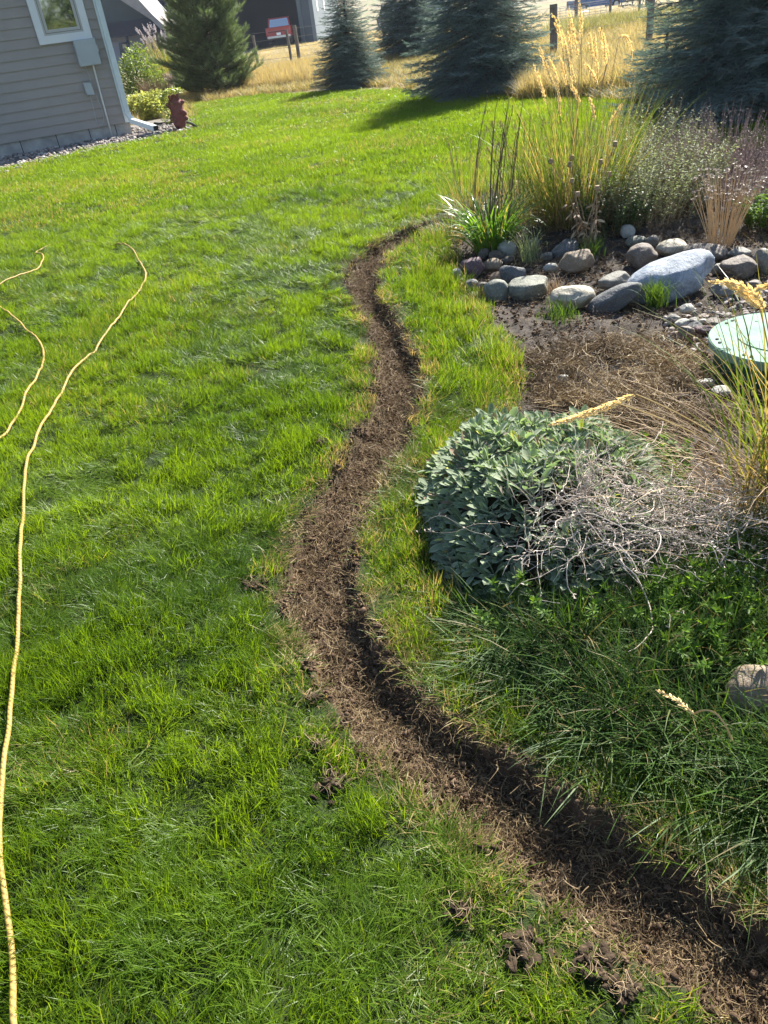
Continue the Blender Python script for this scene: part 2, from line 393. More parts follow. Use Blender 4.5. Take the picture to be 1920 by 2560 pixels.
def lambmat():
    n = NT('lambs_ear_leaf'); a = n.attr('c'); sp = n.n('ShaderNodeSeparateXYZ'); n.l(a.outputs['Vector'], sp.inputs[0])
    t, r, e = sp.outputs
    col = n.mix((.13, .17, .10), (.28, .325, .20), r)
    col = n.mix(col, (.40, .50, .40), n.math('MULTIPLY', n.math('POWER', e, 6.0), .7))
    col = n.mix(col, (.55, .52, .09), n.math('GREATER_THAN', r, .988)); col = n.mix(col, (.24, .17, .11), n.math('LESS_THAN', r, .035))
    g = n.bump(n.noise(420, 3), .5, .001)
    p = n.princ(col, .75, .2, 0, g, Sheen_Weight=.6, Sheen_Roughness=.4)
    tr = n.n('ShaderNodeBsdfTranslucent'); n.l(n.mix(col, (1.25, 1.5, .65), 1.0, 'MULTIPLY'), tr.inputs[0])
    m = n.n('ShaderNodeMixShader'); m.inputs[0].default_value = .3; n.l(p, m.inputs[1]); n.l(tr.outputs[0], m.inputs[2]); return n.done(m.outputs[0])
M_lamb = lambmat()

def groundmat():
    n = NT('ground')
    def A(x): return n.attr(x).outputs['Fac']
    P = n.coord('World')
    n1 = n.noise(1.3, 5, coord='World'); n2 = n.noise(38, 6, .7, coord='World'); n3 = n.noise(8, 5, .6, coord='World')
    soil = n.mix((.038, .025, .016), (.145, .098, .064), n.ramp(n2, [(.3, (0, 0, 0)), (.72, (1, 1, 1))]))
    lawn = n.mix((.012, .020, .006), (.040, .060, .018), n.ramp(n.noise(60, 5, .7, coord='World'), [(.3, (0, 0, 0)), (.7, (1, 1, 1))]))
    bed = n.mix((.030, .026, .023), (.10, .084, .070), n.ramp(n.noise(24, 7, .75, coord='World'), [(.32, (0, 0, 0)), (.72, (1, 1, 1))]))
    nf = n.noise(.05, 5, .6, coord='World'); nf2 = n.noise(.35, 6, .65, coord='World')
    mead = n.mix((.11, .092, .045), (.25, .195, .10), n.ramp(nf2, [(.35, (0, 0, 0)), (.65, (1, 1, 1))]))
    mead = n.mix(mead, (.14, .17, .05), n.ramp(nf, [(.52, (0, 0, 0)), (.6, (.7, .7, .7))]))
    mead = n.mix(mead, (.23, .17, .13), n.ramp(n.noise(.012, 4, coord='World'), [(.55, (0, 0, 0)), (.62, (.8, .8, .8))]))
    c = n.mix(mead, lawn, A('m_lawn')); c = n.mix(c, bed, A('m_bed')); c = n.mix(c, (.16, .145, .13), A('m_gravel')); c = n.mix(c, (.36, .35, .33), A('m_drive')); c = n.mix(c, soil, A('m_trench'))
    h = n.math('ADD', n2, n.math('MULTIPLY', n.noise(130, 4, .7, coord='World'), .5))
    return n.done(n.princ(c, .95, .15, 0, n.bump(h, .7, .012)))

# ------------------------------------------------------------------ ground sheet (polar grid, origin a little behind the camera)
OY = -1.2
rad = [0.0]
r_ = .25
while r_ < 1.3: rad.append(r_); r_ *= 1.06
while r_ < 8.5: rad.append(r_); r_ += max(.0075, r_ * .0035)
while r_ < 30: rad.append(r_); r_ *= 1.012
while r_ < 4000: rad.append(r_); r_ *= 1.05
rad = np.array(rad[1:])
th = np.concatenate([np.linspace(-pi, -1.0, 60, endpoint=False), np.linspace(-1.0, 1.0, 620, endpoint=False), np.linspace(1.0, pi, 61)[:-1]])
RR_, TT = np.meshgrid(rad, th, indexing='ij')
gx = RR_ * np.sin(TT); gy = RR_ * np.cos(TT) + OY
gz = h_full(gx, gy)
nr, nth = gx.shape
idx = np.arange(nr * nth).reshape(nr, nth)
q = np.stack([idx[:-1], np.roll(idx, -1, 1)[:-1], np.roll(idx, -1, 1)[1:], idx[1:]], -1).reshape(-1, 4)[:, ::-1]
mb = MB(); V = np.stack([gx, gy, gz], -1).reshape(-1, 3)
V = np.concatenate([V, [[0, OY, 0]]]); ctr = len(V) - 1
tris = [(ctr, idx[0, (j + 1) % nth], idx[0, j]) for j in range(nth)]
mb.add(V, quads=q, tris=tris)
ground = mb.build('ground', groundmat(), smooth=True, kind='structure')
X, Y = V[:, 0], V[:, 1]
def setattr_f(o, name, arr):
    a = o.data.attributes.new(name, 'FLOAT', 'POINT'); a.data.foreach_set('value', np.asarray(arr, np.float32))
m_tr = sstep(-.01, .012, sd_near(TRENCH, X, Y) + .02 * (fbm(X * 22, Y * 22, 2, 31) - .5))
m_bed = sstep(-.03, .05, sd_near(BED, X, Y) + .08 * (fbm(X * 9, Y * 9, 3, 61) - .5))
m_lawn = sstep(-.05, .1, sd_near(LAWN, X, Y, -1.0) + .15 * (fbm(X * 5, Y * 5, 2, 62) - .5))
hs = (X - HC[0]) * HU[0] + (Y - HC[1]) * HU[1]; hn = (X - HC[0]) * HN[0] + (Y - HC[1]) * HN[1]
GRAV = np.array([flat(335, 362), flat(395, 350), flat(480, 326), flat(486, 300), flat(430, 296), flat(380, 300), flat(350, 310), HC + HU * 9 - HN * .2 , HC + HU * 9 + HN * 1.0, flat(-200, 490), flat(0, 436), flat(180, 390)])
m_gr = sstep(-.03, .05, sd_near(GRAV, X, Y))
DRIVE = np.array([(-6.5, 56), (-1.2, 56), (2, 63), (2, 90), (-14, 90), (-14, 62)])
for nm, ar in (('m_trench', m_tr), ('m_bed', m_bed), ('m_lawn', m_lawn), ('m_gravel', m_gr), ('m_drive', sstep(-.5, .5, sd_near(DRIVE, X, Y)))): setattr_f(ground, nm, ar)

# ------------------------------------------------------------------ scattering of stuff (grass, thatch, pebbles)
def protos(name, obs):
    c = bpy.data.collections.new(name)
    for o in obs: c.objects.link(o)
    return c
def scatter(name, P, rot, scl, idx, hue, dry, coll, **k):
    me = bpy.data.meshes.new(name); n = len(P)
    me.vertices.add(n); me.vertices.foreach_set('co', np.asarray(P, np.float32).ravel())
    for nm, ty, key, ar in (('rot', 'FLOAT_VECTOR', 'vector', rot), ('scl', 'FLOAT_VECTOR', 'vector', scl), ('idx', 'INT', 'value', idx), ('hue', 'FLOAT', 'value', hue), ('dry', 'FLOAT', 'value', dry)):
        a = me.attributes.new(nm, ty, 'POINT'); a.data.foreach_set(key, np.asarray(ar, np.int32 if ty == 'INT' else np.float32).ravel())
    o = bpy.data.objects.new(name, me); COL.objects.link(o)
    g = bpy.data.node_groups.new(name, 'GeometryNodeTree')
    g.interface.new_socket('Geometry', in_out='INPUT', socket_type='NodeSocketGeometry'); g.interface.new_socket('Geometry', in_out='OUTPUT', socket_type='NodeSocketGeometry')
    gi = g.nodes.new('NodeGroupInput'); go = g.nodes.new('NodeGroupOutput')
    ci = g.nodes.new('GeometryNodeCollectionInfo'); ci.inputs[0].default_value = coll; ci.inputs['Separate Children'].default_value = True; ci.inputs['Reset Children'].default_value = True
    ip = g.nodes.new('GeometryNodeInstanceOnPoints'); ip.inputs['Pick Instance'].default_value = True
    def na(nm, ty):
        x = g.nodes.new('GeometryNodeInputNamedAttribute'); x.data_type = ty; x.inputs[0].default_value = nm; return x.outputs[0]
    e = g.nodes.new('FunctionNodeEulerToRotation')
    L = g.links.new
    L(gi.outputs[0], ip.inputs['Points']); L(ci.outputs[0], ip.inputs['Instance']); L(na('idx', 'INT'), ip.inputs['Instance Index'])
    L(na('rot', 'FLOAT_VECTOR'), e.inputs[0]); L(e.outputs[0], ip.inputs['Rotation']); L(na('scl', 'FLOAT_VECTOR'), ip.inputs['Scale']); L(ip.outputs[0], go.inputs[0])
    m = o.modifiers.new('scatter', 'NODES'); m.node_group = g
    return tag(o, kind='stuff', **k)

def tuft(name, mat, n, R, L, tilt, bend, W, comb=0., seed=0, segs=3, up=0.0):
    g = np.random.default_rng(seed); mb = MB()
    a = g.uniform(0, 2 * pi, n); rr = R * np.sqrt(g.random(n))
    root = np.stack([rr * np.cos(a), rr * np.sin(a), np.full(n, -.006)], -1)
    az = g.uniform(0, 2 * pi, n)
    if comb: az = np.where(g.random(n) < comb, g.normal(0, .45, n), az)
    t0 = np.abs(g.normal(0, tilt, n)) + comb * .55; t1 = t0 + np.abs(g.normal(bend, bend * .5, n))
    blades(mb, root, az, t0, t1, L * g.uniform(.5, 1.15, n), W * g.uniform(.7, 1.2, n), g.random(n), segs, rg=g)
    return mb.build(name, mat, link=False)
lawn_pro = protos('lawn_protos', [tuft('a%02d' % i, M_lawn, 68, .045, .058, .32, .85, .0022, 0, 100 + i) for i in range(7)] +
                                 [tuft('b%02d' % i, M_lawn, 66, .045, .075, .42, .7, .0022, .7, 200 + i) for i in range(5)])
far_pro = protos('far_protos', [tuft('a%02d' % i, M_lawn, 90, .11, .062, .3, .6, .0055, 0, 300 + i, 2) for i in range(6)])
long_pro = protos('long_protos', [tuft('a%02d' % i, M_long, 40, .05, .24, .35, .9, .0040, .35 if i % 2 else 0, 400 + i, 5) for i in range(8)])
mead_pro = protos('meadow_protos', [tuft('a%02d' % i, M_mead, 46, .14, .75, .12, .4, .008, 0, 500 + i, 4) for i in range(6)])
def sprig(name, seed):
    g = np.random.default_rng(seed); mb = MB(); n = 26
    root = g.normal(0, 1, (n, 3)) * np.array([.022, .022, .003]) + np.array([0, 0, .003])
    P, D = blade_paths(root, g.uniform(0, 2 * pi, n), g.uniform(1.1, 1.6, n), g.uniform(1.0, 2.3, n), g.uniform(.008, .036, n), 4, 1.0, 1.0, g)
    tubes(mb, P, (.0003 + .0006 * g.random(n) ** 3)[:, None] * np.ones((1, 5)), 3, g.random(n)); return mb.build(name, M_straw, link=False)
def clod(name, seed, mat):
    mb = MB(); g = np.random.default_rng(seed)
    for k in range(5): stone(mb, g.normal(0, .008, 3) * [1, 1, .5], g.uniform(.004, .015, 3), g.uniform(0, 6), (0, 0), seed * 7 + k, .8, 2, (0, g.random(), 0))
    return mb.build(name, mat, smooth=True, link=False)
def soilmat():
    n = NT('soil_crumbs'); c = n.mix((.042, .027, .017), (.20, .132, .085), n.attr('hue', True).outputs['Fac']); c = n.mix(c, (.16, .11, .07), n.ramp(n.noise(160, 4), [(.55, (0, 0, 0)), (.75, (.6, .6, .6))]))
    return n.done(n.princ(c, .95, .12, 0, n.bump(n.noise(240, 4), .8, .003)))
M_soil = soilmat()
sprigs = protos('sprig_protos', [sprig('a%02d' % i, 600 + i) for i in range(8)])
clods = protos('clod_protos', [clod('a%02d' % i, 700 + i, M_soil) for i in range(6)])
def pebmat():
    n = NT('pebbles'); c = n.ramp(n.attr('hue', True).outputs['Fac'], [(0, (.11, .10, .10)), (.35, (.20, .17, .15)), (.6, (.30, .27, .25)), (.8, (.24, .17, .13)), (1, (.52, .50, .46))])
    c = n.mix(c, (.08, .07, .06), n.ramp(n.noise(120, 4), [(.55, (0, 0, 0)), (.75, (.5, .5, .5))])); return n.done(n.princ(c, .7, .35, 0, n.bump(n.noise(90, 4), .4, .003)))
M_peb = pebmat()
def pebble(name, seed):
    mb = MB(); stone(mb, (0, 0, 0), (1, .78, .5), 0, (0, 0), seed, .3, 3, ang=.25); return mb.build(name, M_peb, smooth=True, link=False)
pebs = protos('pebble_protos', [pebble('a%02d' % i, 800 + i) for i in range(8)])

def visible(x, y, m=340, mb_=420):
    z = h_smooth(x, y); px, py, d = proj(np.stack([x, y, z], -1)); near = np.hypot(x, y) < 2.2
    return (d > 0) & (px > -m - near * 500) & (px < 1920 + m + near * 500) & (py < 2560 + mb_ + 300) & (py > -400)
def samp(n, x0, x1, y0, y1, g): return g.uniform(x0, x1, n), g.uniform(y0, y1, n)
def lawnmask(x, y):
    t = sd_near(TRENCH, x, y) + .02 * (fbm(x * 22, y * 22, 2, 31) - .5)
    b = sd_near(BED, x, y) + .1 * (fbm(x * 9, y * 9, 3, 61) - .5)
    l = sd_near(LAWN, x, y, -1.0)
    l = np.where((x > -8) & (x < 7.4) & (y > -2) & (y < 8.5), np.maximum(l, .01 * (l > -.01) + l), l)
    return (t < -.022) & (b < .015) & (l > 0), t, b
g = np.random.default_rng(11)
P_, R_, S_c, I_, Hh, Dd = [], [], [], [], [], []
DIRT = [G(840, 1975), G(640, 1470), G(780, 1750), G(1300, 2380), G(1160, 2290), G(1480, 2420), G(850, 1000), G(810, 1120), G(1560, 2480), G(800, 1870)]
DR = [.035, .03, .018, .035, .02, .03, .02, .025, .025, .02]
for (y0, y1, dens, sc) in ((-.1, 2.2, 900, 1.0), (2.2, 4.6, 620, 1.1), (4.6, 8.0, 380, 1.25)):
    x0, x1 = -3.9, 5.6
    n = int((x1 - x0) * (y1 - y0) * dens); x, y = samp(n, x0, x1, y0, y1, g)
    k = visible(x, y); x, y = x[k], y[k]
    ok, t, b = lawnmask(x, y); thin = fbm(x * 7, y * 7, 3, 71)
    ok &= (g.random(len(x)) < np.clip(1.3 - .8 * sstep(.5, .78, thin), .5, 1))
    for c_, r2 in zip(DIRT, DR): ok &= ((x - c_[0]) ** 2 + ((y - c_[1]) * .7) ** 2 > r2 ** 2)
    x, y, t, b = x[ok], y[ok], t[ok], b[ok]; n = len(x)
    edge = np.exp(-np.abs(t + .022) / .020); bedge = np.exp(-np.abs(b) / .08) * (b > -.4)
    strip = ((x > .1) & (t < 0) & (b > -.34) & (b < 0)).astype(float)
    lod = fbm(x * 2.6, y * 2.6, 3, 72) + .05 * g.normal(size=n)
    isl = lod > .535
    comb = 2.4 + 2.6 * (fbm(x * .9, y * .9, 2, 73) - .5) * 4
    rz = np.where(isl, comb + g.normal(0, .85, n), g.uniform(0, 2 * pi, n))
    I_.append(np.where(isl, g.integers(7, 12, n), g.integers(0, 7, n)))
    hs_ = (.38 + .98 * sstep(.26, .72, fbm(x * 11, y * 11, 3, 74))) * (.75 + .5 * fbm(x * 1.7, y * 1.7, 2, 79)) * np.where(isl, .72, 1.05) * g.uniform(.75, 1.25, n) * (1 + .35 * strip)
    S_c.append(np.stack([np.full(n, sc), np.full(n, sc), hs_ * sc ** .3], -1))
    R_.append(np.stack([g.normal(0, .24, n), g.normal(0, .24, n), rz], -1))
    P_.append(np.stack([x, y, h_full(x, y)], -1))
    Hh.append(np.clip(.45 + 1.5 * (fbm(x * 1.6, y * 1.6, 4, 75) - .5) + 1.0 * (fbm(x * 11, y * 11, 3, 74) - .5) - .10 * isl + g.normal(0, .13, n), 0, 1))  # lodged and short tufts tinted darker, shade of the mottling put into colour
    Dd.append(np.clip(.02 + .12 * sstep(.52, .72, fbm(x * 3.1, y * 3.1, 3, 76)) + .8 * edge + .22 * bedge + .12 * strip * fbm(x * 8, y * 8, 2, 77), 0, .97))
scatter('lawn_grass', np.concatenate(P_), np.concatenate(R_), np.concatenate(S_c), np.concatenate(I_), np.concatenate(Hh), np.concatenate(Dd), lawn_pro, label='bright green mown lawn grass on both sides of the dug trench', cat='grass')
P_, R_, S_c, I_, Hh, Dd = [], [], [], [], [], []
for (y0, y1, dens, sc) in ((8.0, 13, 110, 1.0), (13, 25, 70, 1.25)):
    n = int(20 * (y1 - y0) * dens); x, y = samp(n, -11, 9, y0, y1, g)
    k = visible(x, y, 260); x, y = x[k], y[k]; ok, t, b = lawnmask(x, y); x, y = x[ok], y[ok]; n = len(x)
    S_c.append(np.stack([np.full(n, sc), np.full(n, sc), (.6 + .6 * fbm(x * 3, y * 3, 3, 74)) * g.uniform(.8, 1.2, n)], -1))
    R_.append(np.stack([g.normal(0, .12, n), g.normal(0, .12, n), g.uniform(0, 6.28, n)], -1)); P_.append(np.stack([x, y, h_full(x, y)], -1)); I_.append(g.integers(0, 6, n))
    Hh.append(np.clip(.55 + 1.4 * (fbm(x * .8, y * .8, 4, 75) - .5) + g.normal(0, .12, n), 0, 1)); Dd.append(np.clip(.05 + .2 * sstep(.5, .7, fbm(x * 1.5, y * 1.5, 3, 76)), 0, 1))
scatter('distant_lawn_grass', np.concatenate(P_), np.concatenate(R_), np.concatenate(S_c), np.concatenate(I_), np.concatenate(Hh), np.concatenate(Dd), far_pro, label='sunlit mown lawn running back to the spruces and the house', cat='grass')

# thatch, crumbs and straw in the trench and on its lips
n = 60000; x, y = samp(n, -.8, 1.6, -.1, 6.3, g); t = sd_near(TRENCH, x, y); keep = (t > -.012)
x, y = x[keep], y[keep]; n = len(x)
sc = g.uniform(.5, 1.15, n)[:, None] * np.ones(3)
scatter('trench_soil_crumbs', np.stack([x, y, h_full(x, y) + .002], -1), g.uniform(0, 6.28, (n, 3)), sc, g.integers(0, 6, n), np.clip(g.beta(1.5, 2.5, n), 0, 1), np.zeros(n), clods, label='loose dark brown soil crumbs on the floor of the trench', cat='soil')
n = 60000; x, y = samp(n, -.8, 1.6, -.1, 6.3, g); t = sd_near(TRENCH, x, y); keep = (t > -.016) & (g.random(n) < np.where(t < .0, .55, .95) * (.5 + fbm(x * 9, y * 9, 2, 78)))
x, y, t = x[keep], y[keep], t[keep]; n = len(x)
scatter('trench_thatch', np.stack([x, y, h_full(x, y) + .004], -1), np.stack([g.normal(0, .3, n), g.normal(0, .3, n), g.uniform(0, 6.28, n)], -1), g.uniform(.5, 1.2, n)[:, None] * np.ones(3), g.integers(0, 8, n), g.random(n) ** 1.6, np.clip(.25 + .3 * g.random(n), 0, 1), sprigs, label='torn tan roots and dry grass bits strewn along the trench', cat='thatch')

# long rough grass on the right below the silvery mound, and around the bed edge
LONG = np.array([flat(*p) for p in [(1135,1500),(1180,1600),(1240,1700),(1330,1800),(1500,1890),(1650,1960),(1800,2050),(1960,2150),(2300,2200),(2500,1500),(2000,1300),(1800,1330),(1500,1420),(1300,1480)]])
n = 9000; x, y = samp(n, -.2, 2.6, .5, 2.5, g); d = sd_near(LONG, x, y); rk_ = G(1905, 1810); k = (d > 0) & (g.random(n) < .75) & (np.hypot(x - rk_[0], y - rk_[1] - .02) > .10) & (np.hypot((x - .50) / .38, (y - 1.97) / .50) > 1); x, y, d = x[k], y[k], d[k]; n = len(x)
hs_ = g.uniform(.35, .95, n) * np.clip(.35 + d * 3.5, .35, 1)
scatter('long_rough_grass', np.stack([x, y, h_full(x, y)], -1), np.stack([g.normal(0, .25, n), g.normal(0, .25, n), g.uniform(0, 6.28, n)], -1), np.stack([np.ones(n), np.ones(n), hs_], -1), g.integers(0, 8, n), np.clip(fbm(x * 3, y * 3, 3, 81) + g.normal(0, .15, n) - .15, 0, 1), .05 + .12 * g.random(n), long_pro, label='long unmown green grass, darkened in colour as shade, between the mound and the trench', cat='grass')

# gravel by the house, pebbles and crumbs in the bed
n = 5200; x, y = samp(n, -12, -2, 12.5, 17, g); k = sd_near(GRAV, x, y) > 0; x, y = x[k], y[k]; n = len(x)
scatter('gravel_strip', np.stack([x, y, h_full(x, y) + .012], -1), g.normal(0, .5, (n, 3)) + np.stack([0 * x, 0 * x, g.uniform(0, 6, n)], -1), g.uniform(.04, .085, n)[:, None] * np.ones(3), g.integers(0, 8, n), g.random(n), np.zeros(n), pebs, label='pinkish grey river gravel along the foot of the house wall', cat='gravel')
PEB = np.array([flat(*p) for p in [(1655, 800), (1700, 880), (1760, 860), (1960, 800), (2200, 760), (2200, 640), (1960, 700), (1760, 750), (1680, 760)]])
n = 5200; x, y = samp(n, 1.1, 3.2, 3.0, 4.8, g); k = (sd_near(PEB, x, y) > 0) & (g.random(n) < .9); x, y = x[k], y[k]; n = len(x)
scatter('bed_pebbles', np.stack([x, y, h_full(x, y) + .004], -1), g.normal(0, .5, (n, 3)), (g.gamma(2.2, .007, n) + .008)[:, None] * np.ones(3), g.integers(0, 8, n), g.random(n), np.zeros(n), pebs, label='small grey pebbles behind the round green cover', cat='pebbles')
n = 9000; x, y = samp(n, .3, 3.6, 1.5, 7, g); k = (sd_near(BED, x, y) > 0) & visible(x, y); x, y = x[k], y[k]; n = len(x)
scatter('bed_soil_crumbs', np.stack([x, y, h_full(x, y) + .003], -1), g.uniform(0, 6.28, (n, 3)), g.uniform(.5, 1.4, n)[:, None] * np.ones(3), g.integers(0, 6, n), g.random(n), np.zeros(n), clods, label='dry crumbs of grey brown earth over the planting bed', cat='soil')
THP = np.array([flat(*p) for p in [(1330,860),(1560,840),(1700,850),(1765,900),(1850,960),(1850,1060),(1600,1080),(1350,1010),(1300,940)]])
n = 30000; x, y = samp(n, .3, 3.6, 1.9, 6.9, g); dth = sd_near(THP, x, y); db = sd_near(BED, x, y)
k = (db > .02) & visible(x, y) & (np.hypot(x - 1.71, y - 2.9) > .32) & (g.random(n) < np.where(dth > 0, np.clip(2.6 * fbm(x * 6, y * 6, 3, 83) - .55, .1, 1), .10)); x, y, dth = x[k], y[k], dth[k]; n = len(x)
mz = np.where(dth > 0, .05 * sstep(0, .25, dth) * g.random(n), 0)
scatter('bed_thatch', np.stack([x, y, h_full(x, y) + .006 + mz], -1), np.stack([g.normal(0, .45, n), g.normal(0, .45, n), g.uniform(0, 6.28, n)], -1), (g.uniform(.7, 1.6, n) * np.where(dth > 0, 1.5, .9))[:, None] * np.ones(3), g.integers(0, 8, n), np.clip(2.4 * fbm(x * 4, y * 4, 3, 84) - .7 + g.normal(0, .2, n), 0, 1), np.clip(.9 - 1.4 * fbm(x * 5, y * 5, 2, 85) + g.normal(0, .2, n), 0, .9), sprigs, label='heaped brown dead thatch and litter in front of the green cover', cat='thatch')

# meadow behind the lawn
def meadow(name, polypx, n, hscale, hue, dry, label, wide=1.0, poly=None, coll=mead_pro, gg=g):
    PO = np.array([G(*p)[:2] for p in polypx]) if poly is None else np.array(poly)
    x = gg.uniform(PO[:, 0].min(), PO[:, 0].max(), n); y = gg.uniform(PO[:, 1].min(), PO[:, 1].max(), n)
    k = inside(PO, x, y) & ~(sd_near(LAWN, x, y) > .05) & ~inside(GRAV, x, y)
    if poly is not None and len(poly) == 0: pass
    x, y = x[k], y[k]; n = len(x)
    hs = hscale * gg.uniform(.6, 1.15, n) * (.7 + .6 * fbm(x * .8, y * .8, 2, 90))
    return scatter(name, np.stack([x, y, h_smooth(x, y)], -1), np.stack([gg.normal(0, .08, n), gg.normal(0, .08, n), gg.uniform(0, 6.28, n)], -1), np.stack([np.full(n, wide), np.full(n, wide), hs], -1), gg.integers(0, 6, n), np.clip(hue + gg.normal(0, .2, n), 0, 1), np.clip(dry + gg.normal(0, .08, n), 0, 1), coll, label=label, cat='grass')
meadow('tan_meadow_grass', None, 3600, .52, .55, .12, 'tall tan dry grass behind the lawn between the pine and the small spruce', poly=[(-2.2, 22.8), (-.1, 21.5), (.7, 22.3), (2.6, 24), (2.6, 29), (-3.2, 29)])
meadow('golden_meadow_grass', None, 2300, .46, .75, .22, 'golden tall grass patch with dark base in front of the right spruce', poly=[(2.95, 12.8), (3.6, 12.1), (4.4, 11.9), (5.6, 12.6), (6.2, 14.2), (4.6, 15.2), (3.4, 14.6)])
meadow('pale_meadow_grass', None, 4600, .40, .6, .3, 'pale dry grass and weeds on the slope beyond the golden patch', poly=[(3.4, 15.2), (8.5, 13), (14, 20), (12, 30), (4, 26), (2.6, 20)])
meadow('greenish_meadow_grass', None, 1900, .36, .3, .55, 'greenish rough grass behind the middle spruces', poly=[(.8, 20.8), (3.0, 17.2), (4.2, 21), (3, 26), (1.0, 24)])  # greener tint than the tan meadow patches
meadow('green_weed_patch', None, 3000, .6, .9, .97, 'bright green weed patch beyond the wire fence', wide=1.6, poly=[(7.2, 25), (16, 23), (17, 29.5), (8.0, 32)])
meadow('far_field_grass', None, 6000, .2, .7, .1, 'thin dry grass over the far tan field', wide=2.4, poly=[(-4, 29), (7, 29), (24, 34), (44, 90), (-2, 90), (-6, 56)])
meadow('lawn_margin_grass', None, 5200, .26, .45, .45, 'low rough tan and green grass fringing the far edge of the lawn', poly=[(-2.9, 17.2), (-2.2, 18.5), (-1.6, 21), (.6, 19.6), (2.4, 15.4), (3.2, 12), (4.2, 10.2), (7, 8.4), (9, 10), (6.2, 14), (3.4, 21), (.6, 24.5), (-4.5, 25), (-4.5, 18)])
meadow('dry_weed_strip', None, 1300, .34, .35, .5, 'dry weeds and fallen stems beneath the right spruce', poly=[(4.0, 10.6), (5.6, 9.9), (7.2, 10.3), (6.2, 11.8), (4.4, 11.6)])

# ================================================================== the tan house
M_siding = plain('siding_paint', (.29, .262, .238), .62, .3, var=.05, sc=3, bump=.12, bsc=50)
M_trim = plain('pale_trim', (.60, .66, .66), .5, .4, var=.05, sc=8)
M_wtrim = plain('window_trim', (.62, .64, .64), .5, .4, var=.04, sc=8)
M_frame = plain('window_frame_beige', (.40, .39, .36), .45, .4, var=.04)
M_conc = plain('foundation_concrete', (.33, .32, .30), .9, .2, var=.25, sc=5, bump=.5, bsc=40, bd=.01)
M_grey = plain('grey_plastic', (.34, .37, .38), .5, .4, var=.05)
M_dark = plain('dark_gap', (.02, .02, .02), .8, .2)
M_shing = plain('dark_shingles', (.10, .095, .12), .9, .2, var=.35, sc=12, bump=.5, bsc=30, bd=.02)
def glassmat(name='window_glass', col=(.02, .025, .03)):
    n = NT(name); return n.done(n.princ(col, .03, 1.0, 0, n.bump(n.noise(2.2, 1), .015, .02), IOR=2.6))
M_glass = glassmat()
hz = float(h_smooth(np.array([HC[0]]), np.array([HC[1]]))[0])
house = empty('house', (HC[0], HC[1], hz), HA, label='tan house with lap siding, a white trimmed window and a pale downspout at its corner', cat='house')
# local frame: x along the wall to the left, +y towards the viewer side, z up
def W_(px, py, off=0.0):
    d = ray(px, py); O = np.array([0, 0, CAM_H]); n3 = np.array([HN[0], HN[1], 0.]); p0 = np.array([HC[0], HC[1], 0.]) + n3 * off
    t = ((p0 - O) @ n3) / (d @ n3); p = O + d * t
    return float((p[:2] - HC) @ HU), float(p[2] - hz)
LEN, WH, DEP, FH = 13.0, 3.1, 8.0, .20
EXPO = .1455
mb = MB(); mb.box(.02, LEN, -DEP, -.02, -.3, FH); 
fo = mb.build('foundation', M_conc, house)
mb = MB()
for sx in (W_(293, 330)[0], W_(229, 345)[0], W_(147, 358)[0], W_(58, 375)[0], 4.6): 
    mb = MB(); mb.box(sx, sx + .012, -.03, -.0175, -.1, FH - .005); mb.build('joint', M_dark, fo)
mb = MB(); z = FH; i = 0
sides = []
while z < WH:
    z1 = min(z + EXPO, WH)
    for (a, b_) in ((0.0, LEN),):
        v = [(a, .022, z), (b_, .022, z), (b_, .002, z1), (a, .002, z1), (a, -.01, z), (b_, -.01, z)]
        mb.add(v, quads=[(1, 0, 3, 2), (0, 1, 5, 4)])
    v = [(-.016, .01, z), (-.016, -DEP, z), (-.003, -DEP, z1), (-.003, .01, z1), (0, .01, z), (0, -DEP, z)]
    mb.add(v, quads=[(0, 1, 2, 3), (1, 0, 4, 5)])
    z = z1
mb.box(0, LEN, -DEP, -.005, FH + .001, WH)
wallo = mb.build('wall', M_siding, house)
mb = MB(); mb.box(-.5, LEN + .4, -DEP - .5, .55, WH + .001, WH + .16); mb.build('soffit', M_wtrim, house)
mb = MB(); mb.add([(-.6, .65, WH + .16), (LEN + .5, .65, WH + .16), (LEN + .5, -DEP / 2, WH + 2.3), (-.6, -DEP / 2, WH + 2.3), (-.6, -DEP - .6, WH + .16), (LEN + .5, -DEP - .6, WH + .16)], quads=[(0, 1, 2, 3), (3, 2, 5, 4)], tris=[(0, 3, 4), (1, 5, 2)])
mb.build('roof', M_shing, house)
# window
(wx1, wz0), (wx0, wz0b) = W_(99, 112), W_(231, 97)
wz0 = (wz0 + wz0b) / 2; wx0_, wx1_ = min(wx0, wx1), max(wx0, wx1); wz1 = wz0 + 1.35; TW = .115
win = empty('window'); win.parent = house
def ring(mb, x0, x1, z0, z1, w_, y0, y1):
    mb.box(x0, x1, y0, y1, z0, z0 + w_); mb.box(x0, x1, y0, y1, z1 - w_, z1); mb.box(x0, x0 + w_, y0, y1, z0 + w_, z1 - w_); mb.box(x1 - w_, x1, y0, y1, z0 + w_, z1 - w_)
mb = MB(); ring(mb, wx0_, wx1_, wz0, wz1, TW, -.01, .055); mb.build('trim', M_wtrim, win)
mb = MB(); ring(mb, wx0_ + TW, wx1_ - TW, wz0 + TW, wz1 - TW, .03, -.01, .044); ring(mb, wx0_ + TW + .036, wx1_ - TW - .036, wz0 + TW + .036, wz1 - TW - .036, .045, -.01, .036); mb.build('frame', M_frame, win)
mb = MB(); mb.box(wx0_ + TW + .08, wx1_ - TW - .08, -.005, .030, wz0 + TW + .08, wz1 - TW - .08); mb.build('glass', M_glass, win)
mb = MB(); ring(mb, wx0_ + TW + .03, wx1_ - TW - .03, wz0 + TW + .03, wz1 - TW - .03, .006, -.01, .040); mb.build('gasket', M_dark, win)
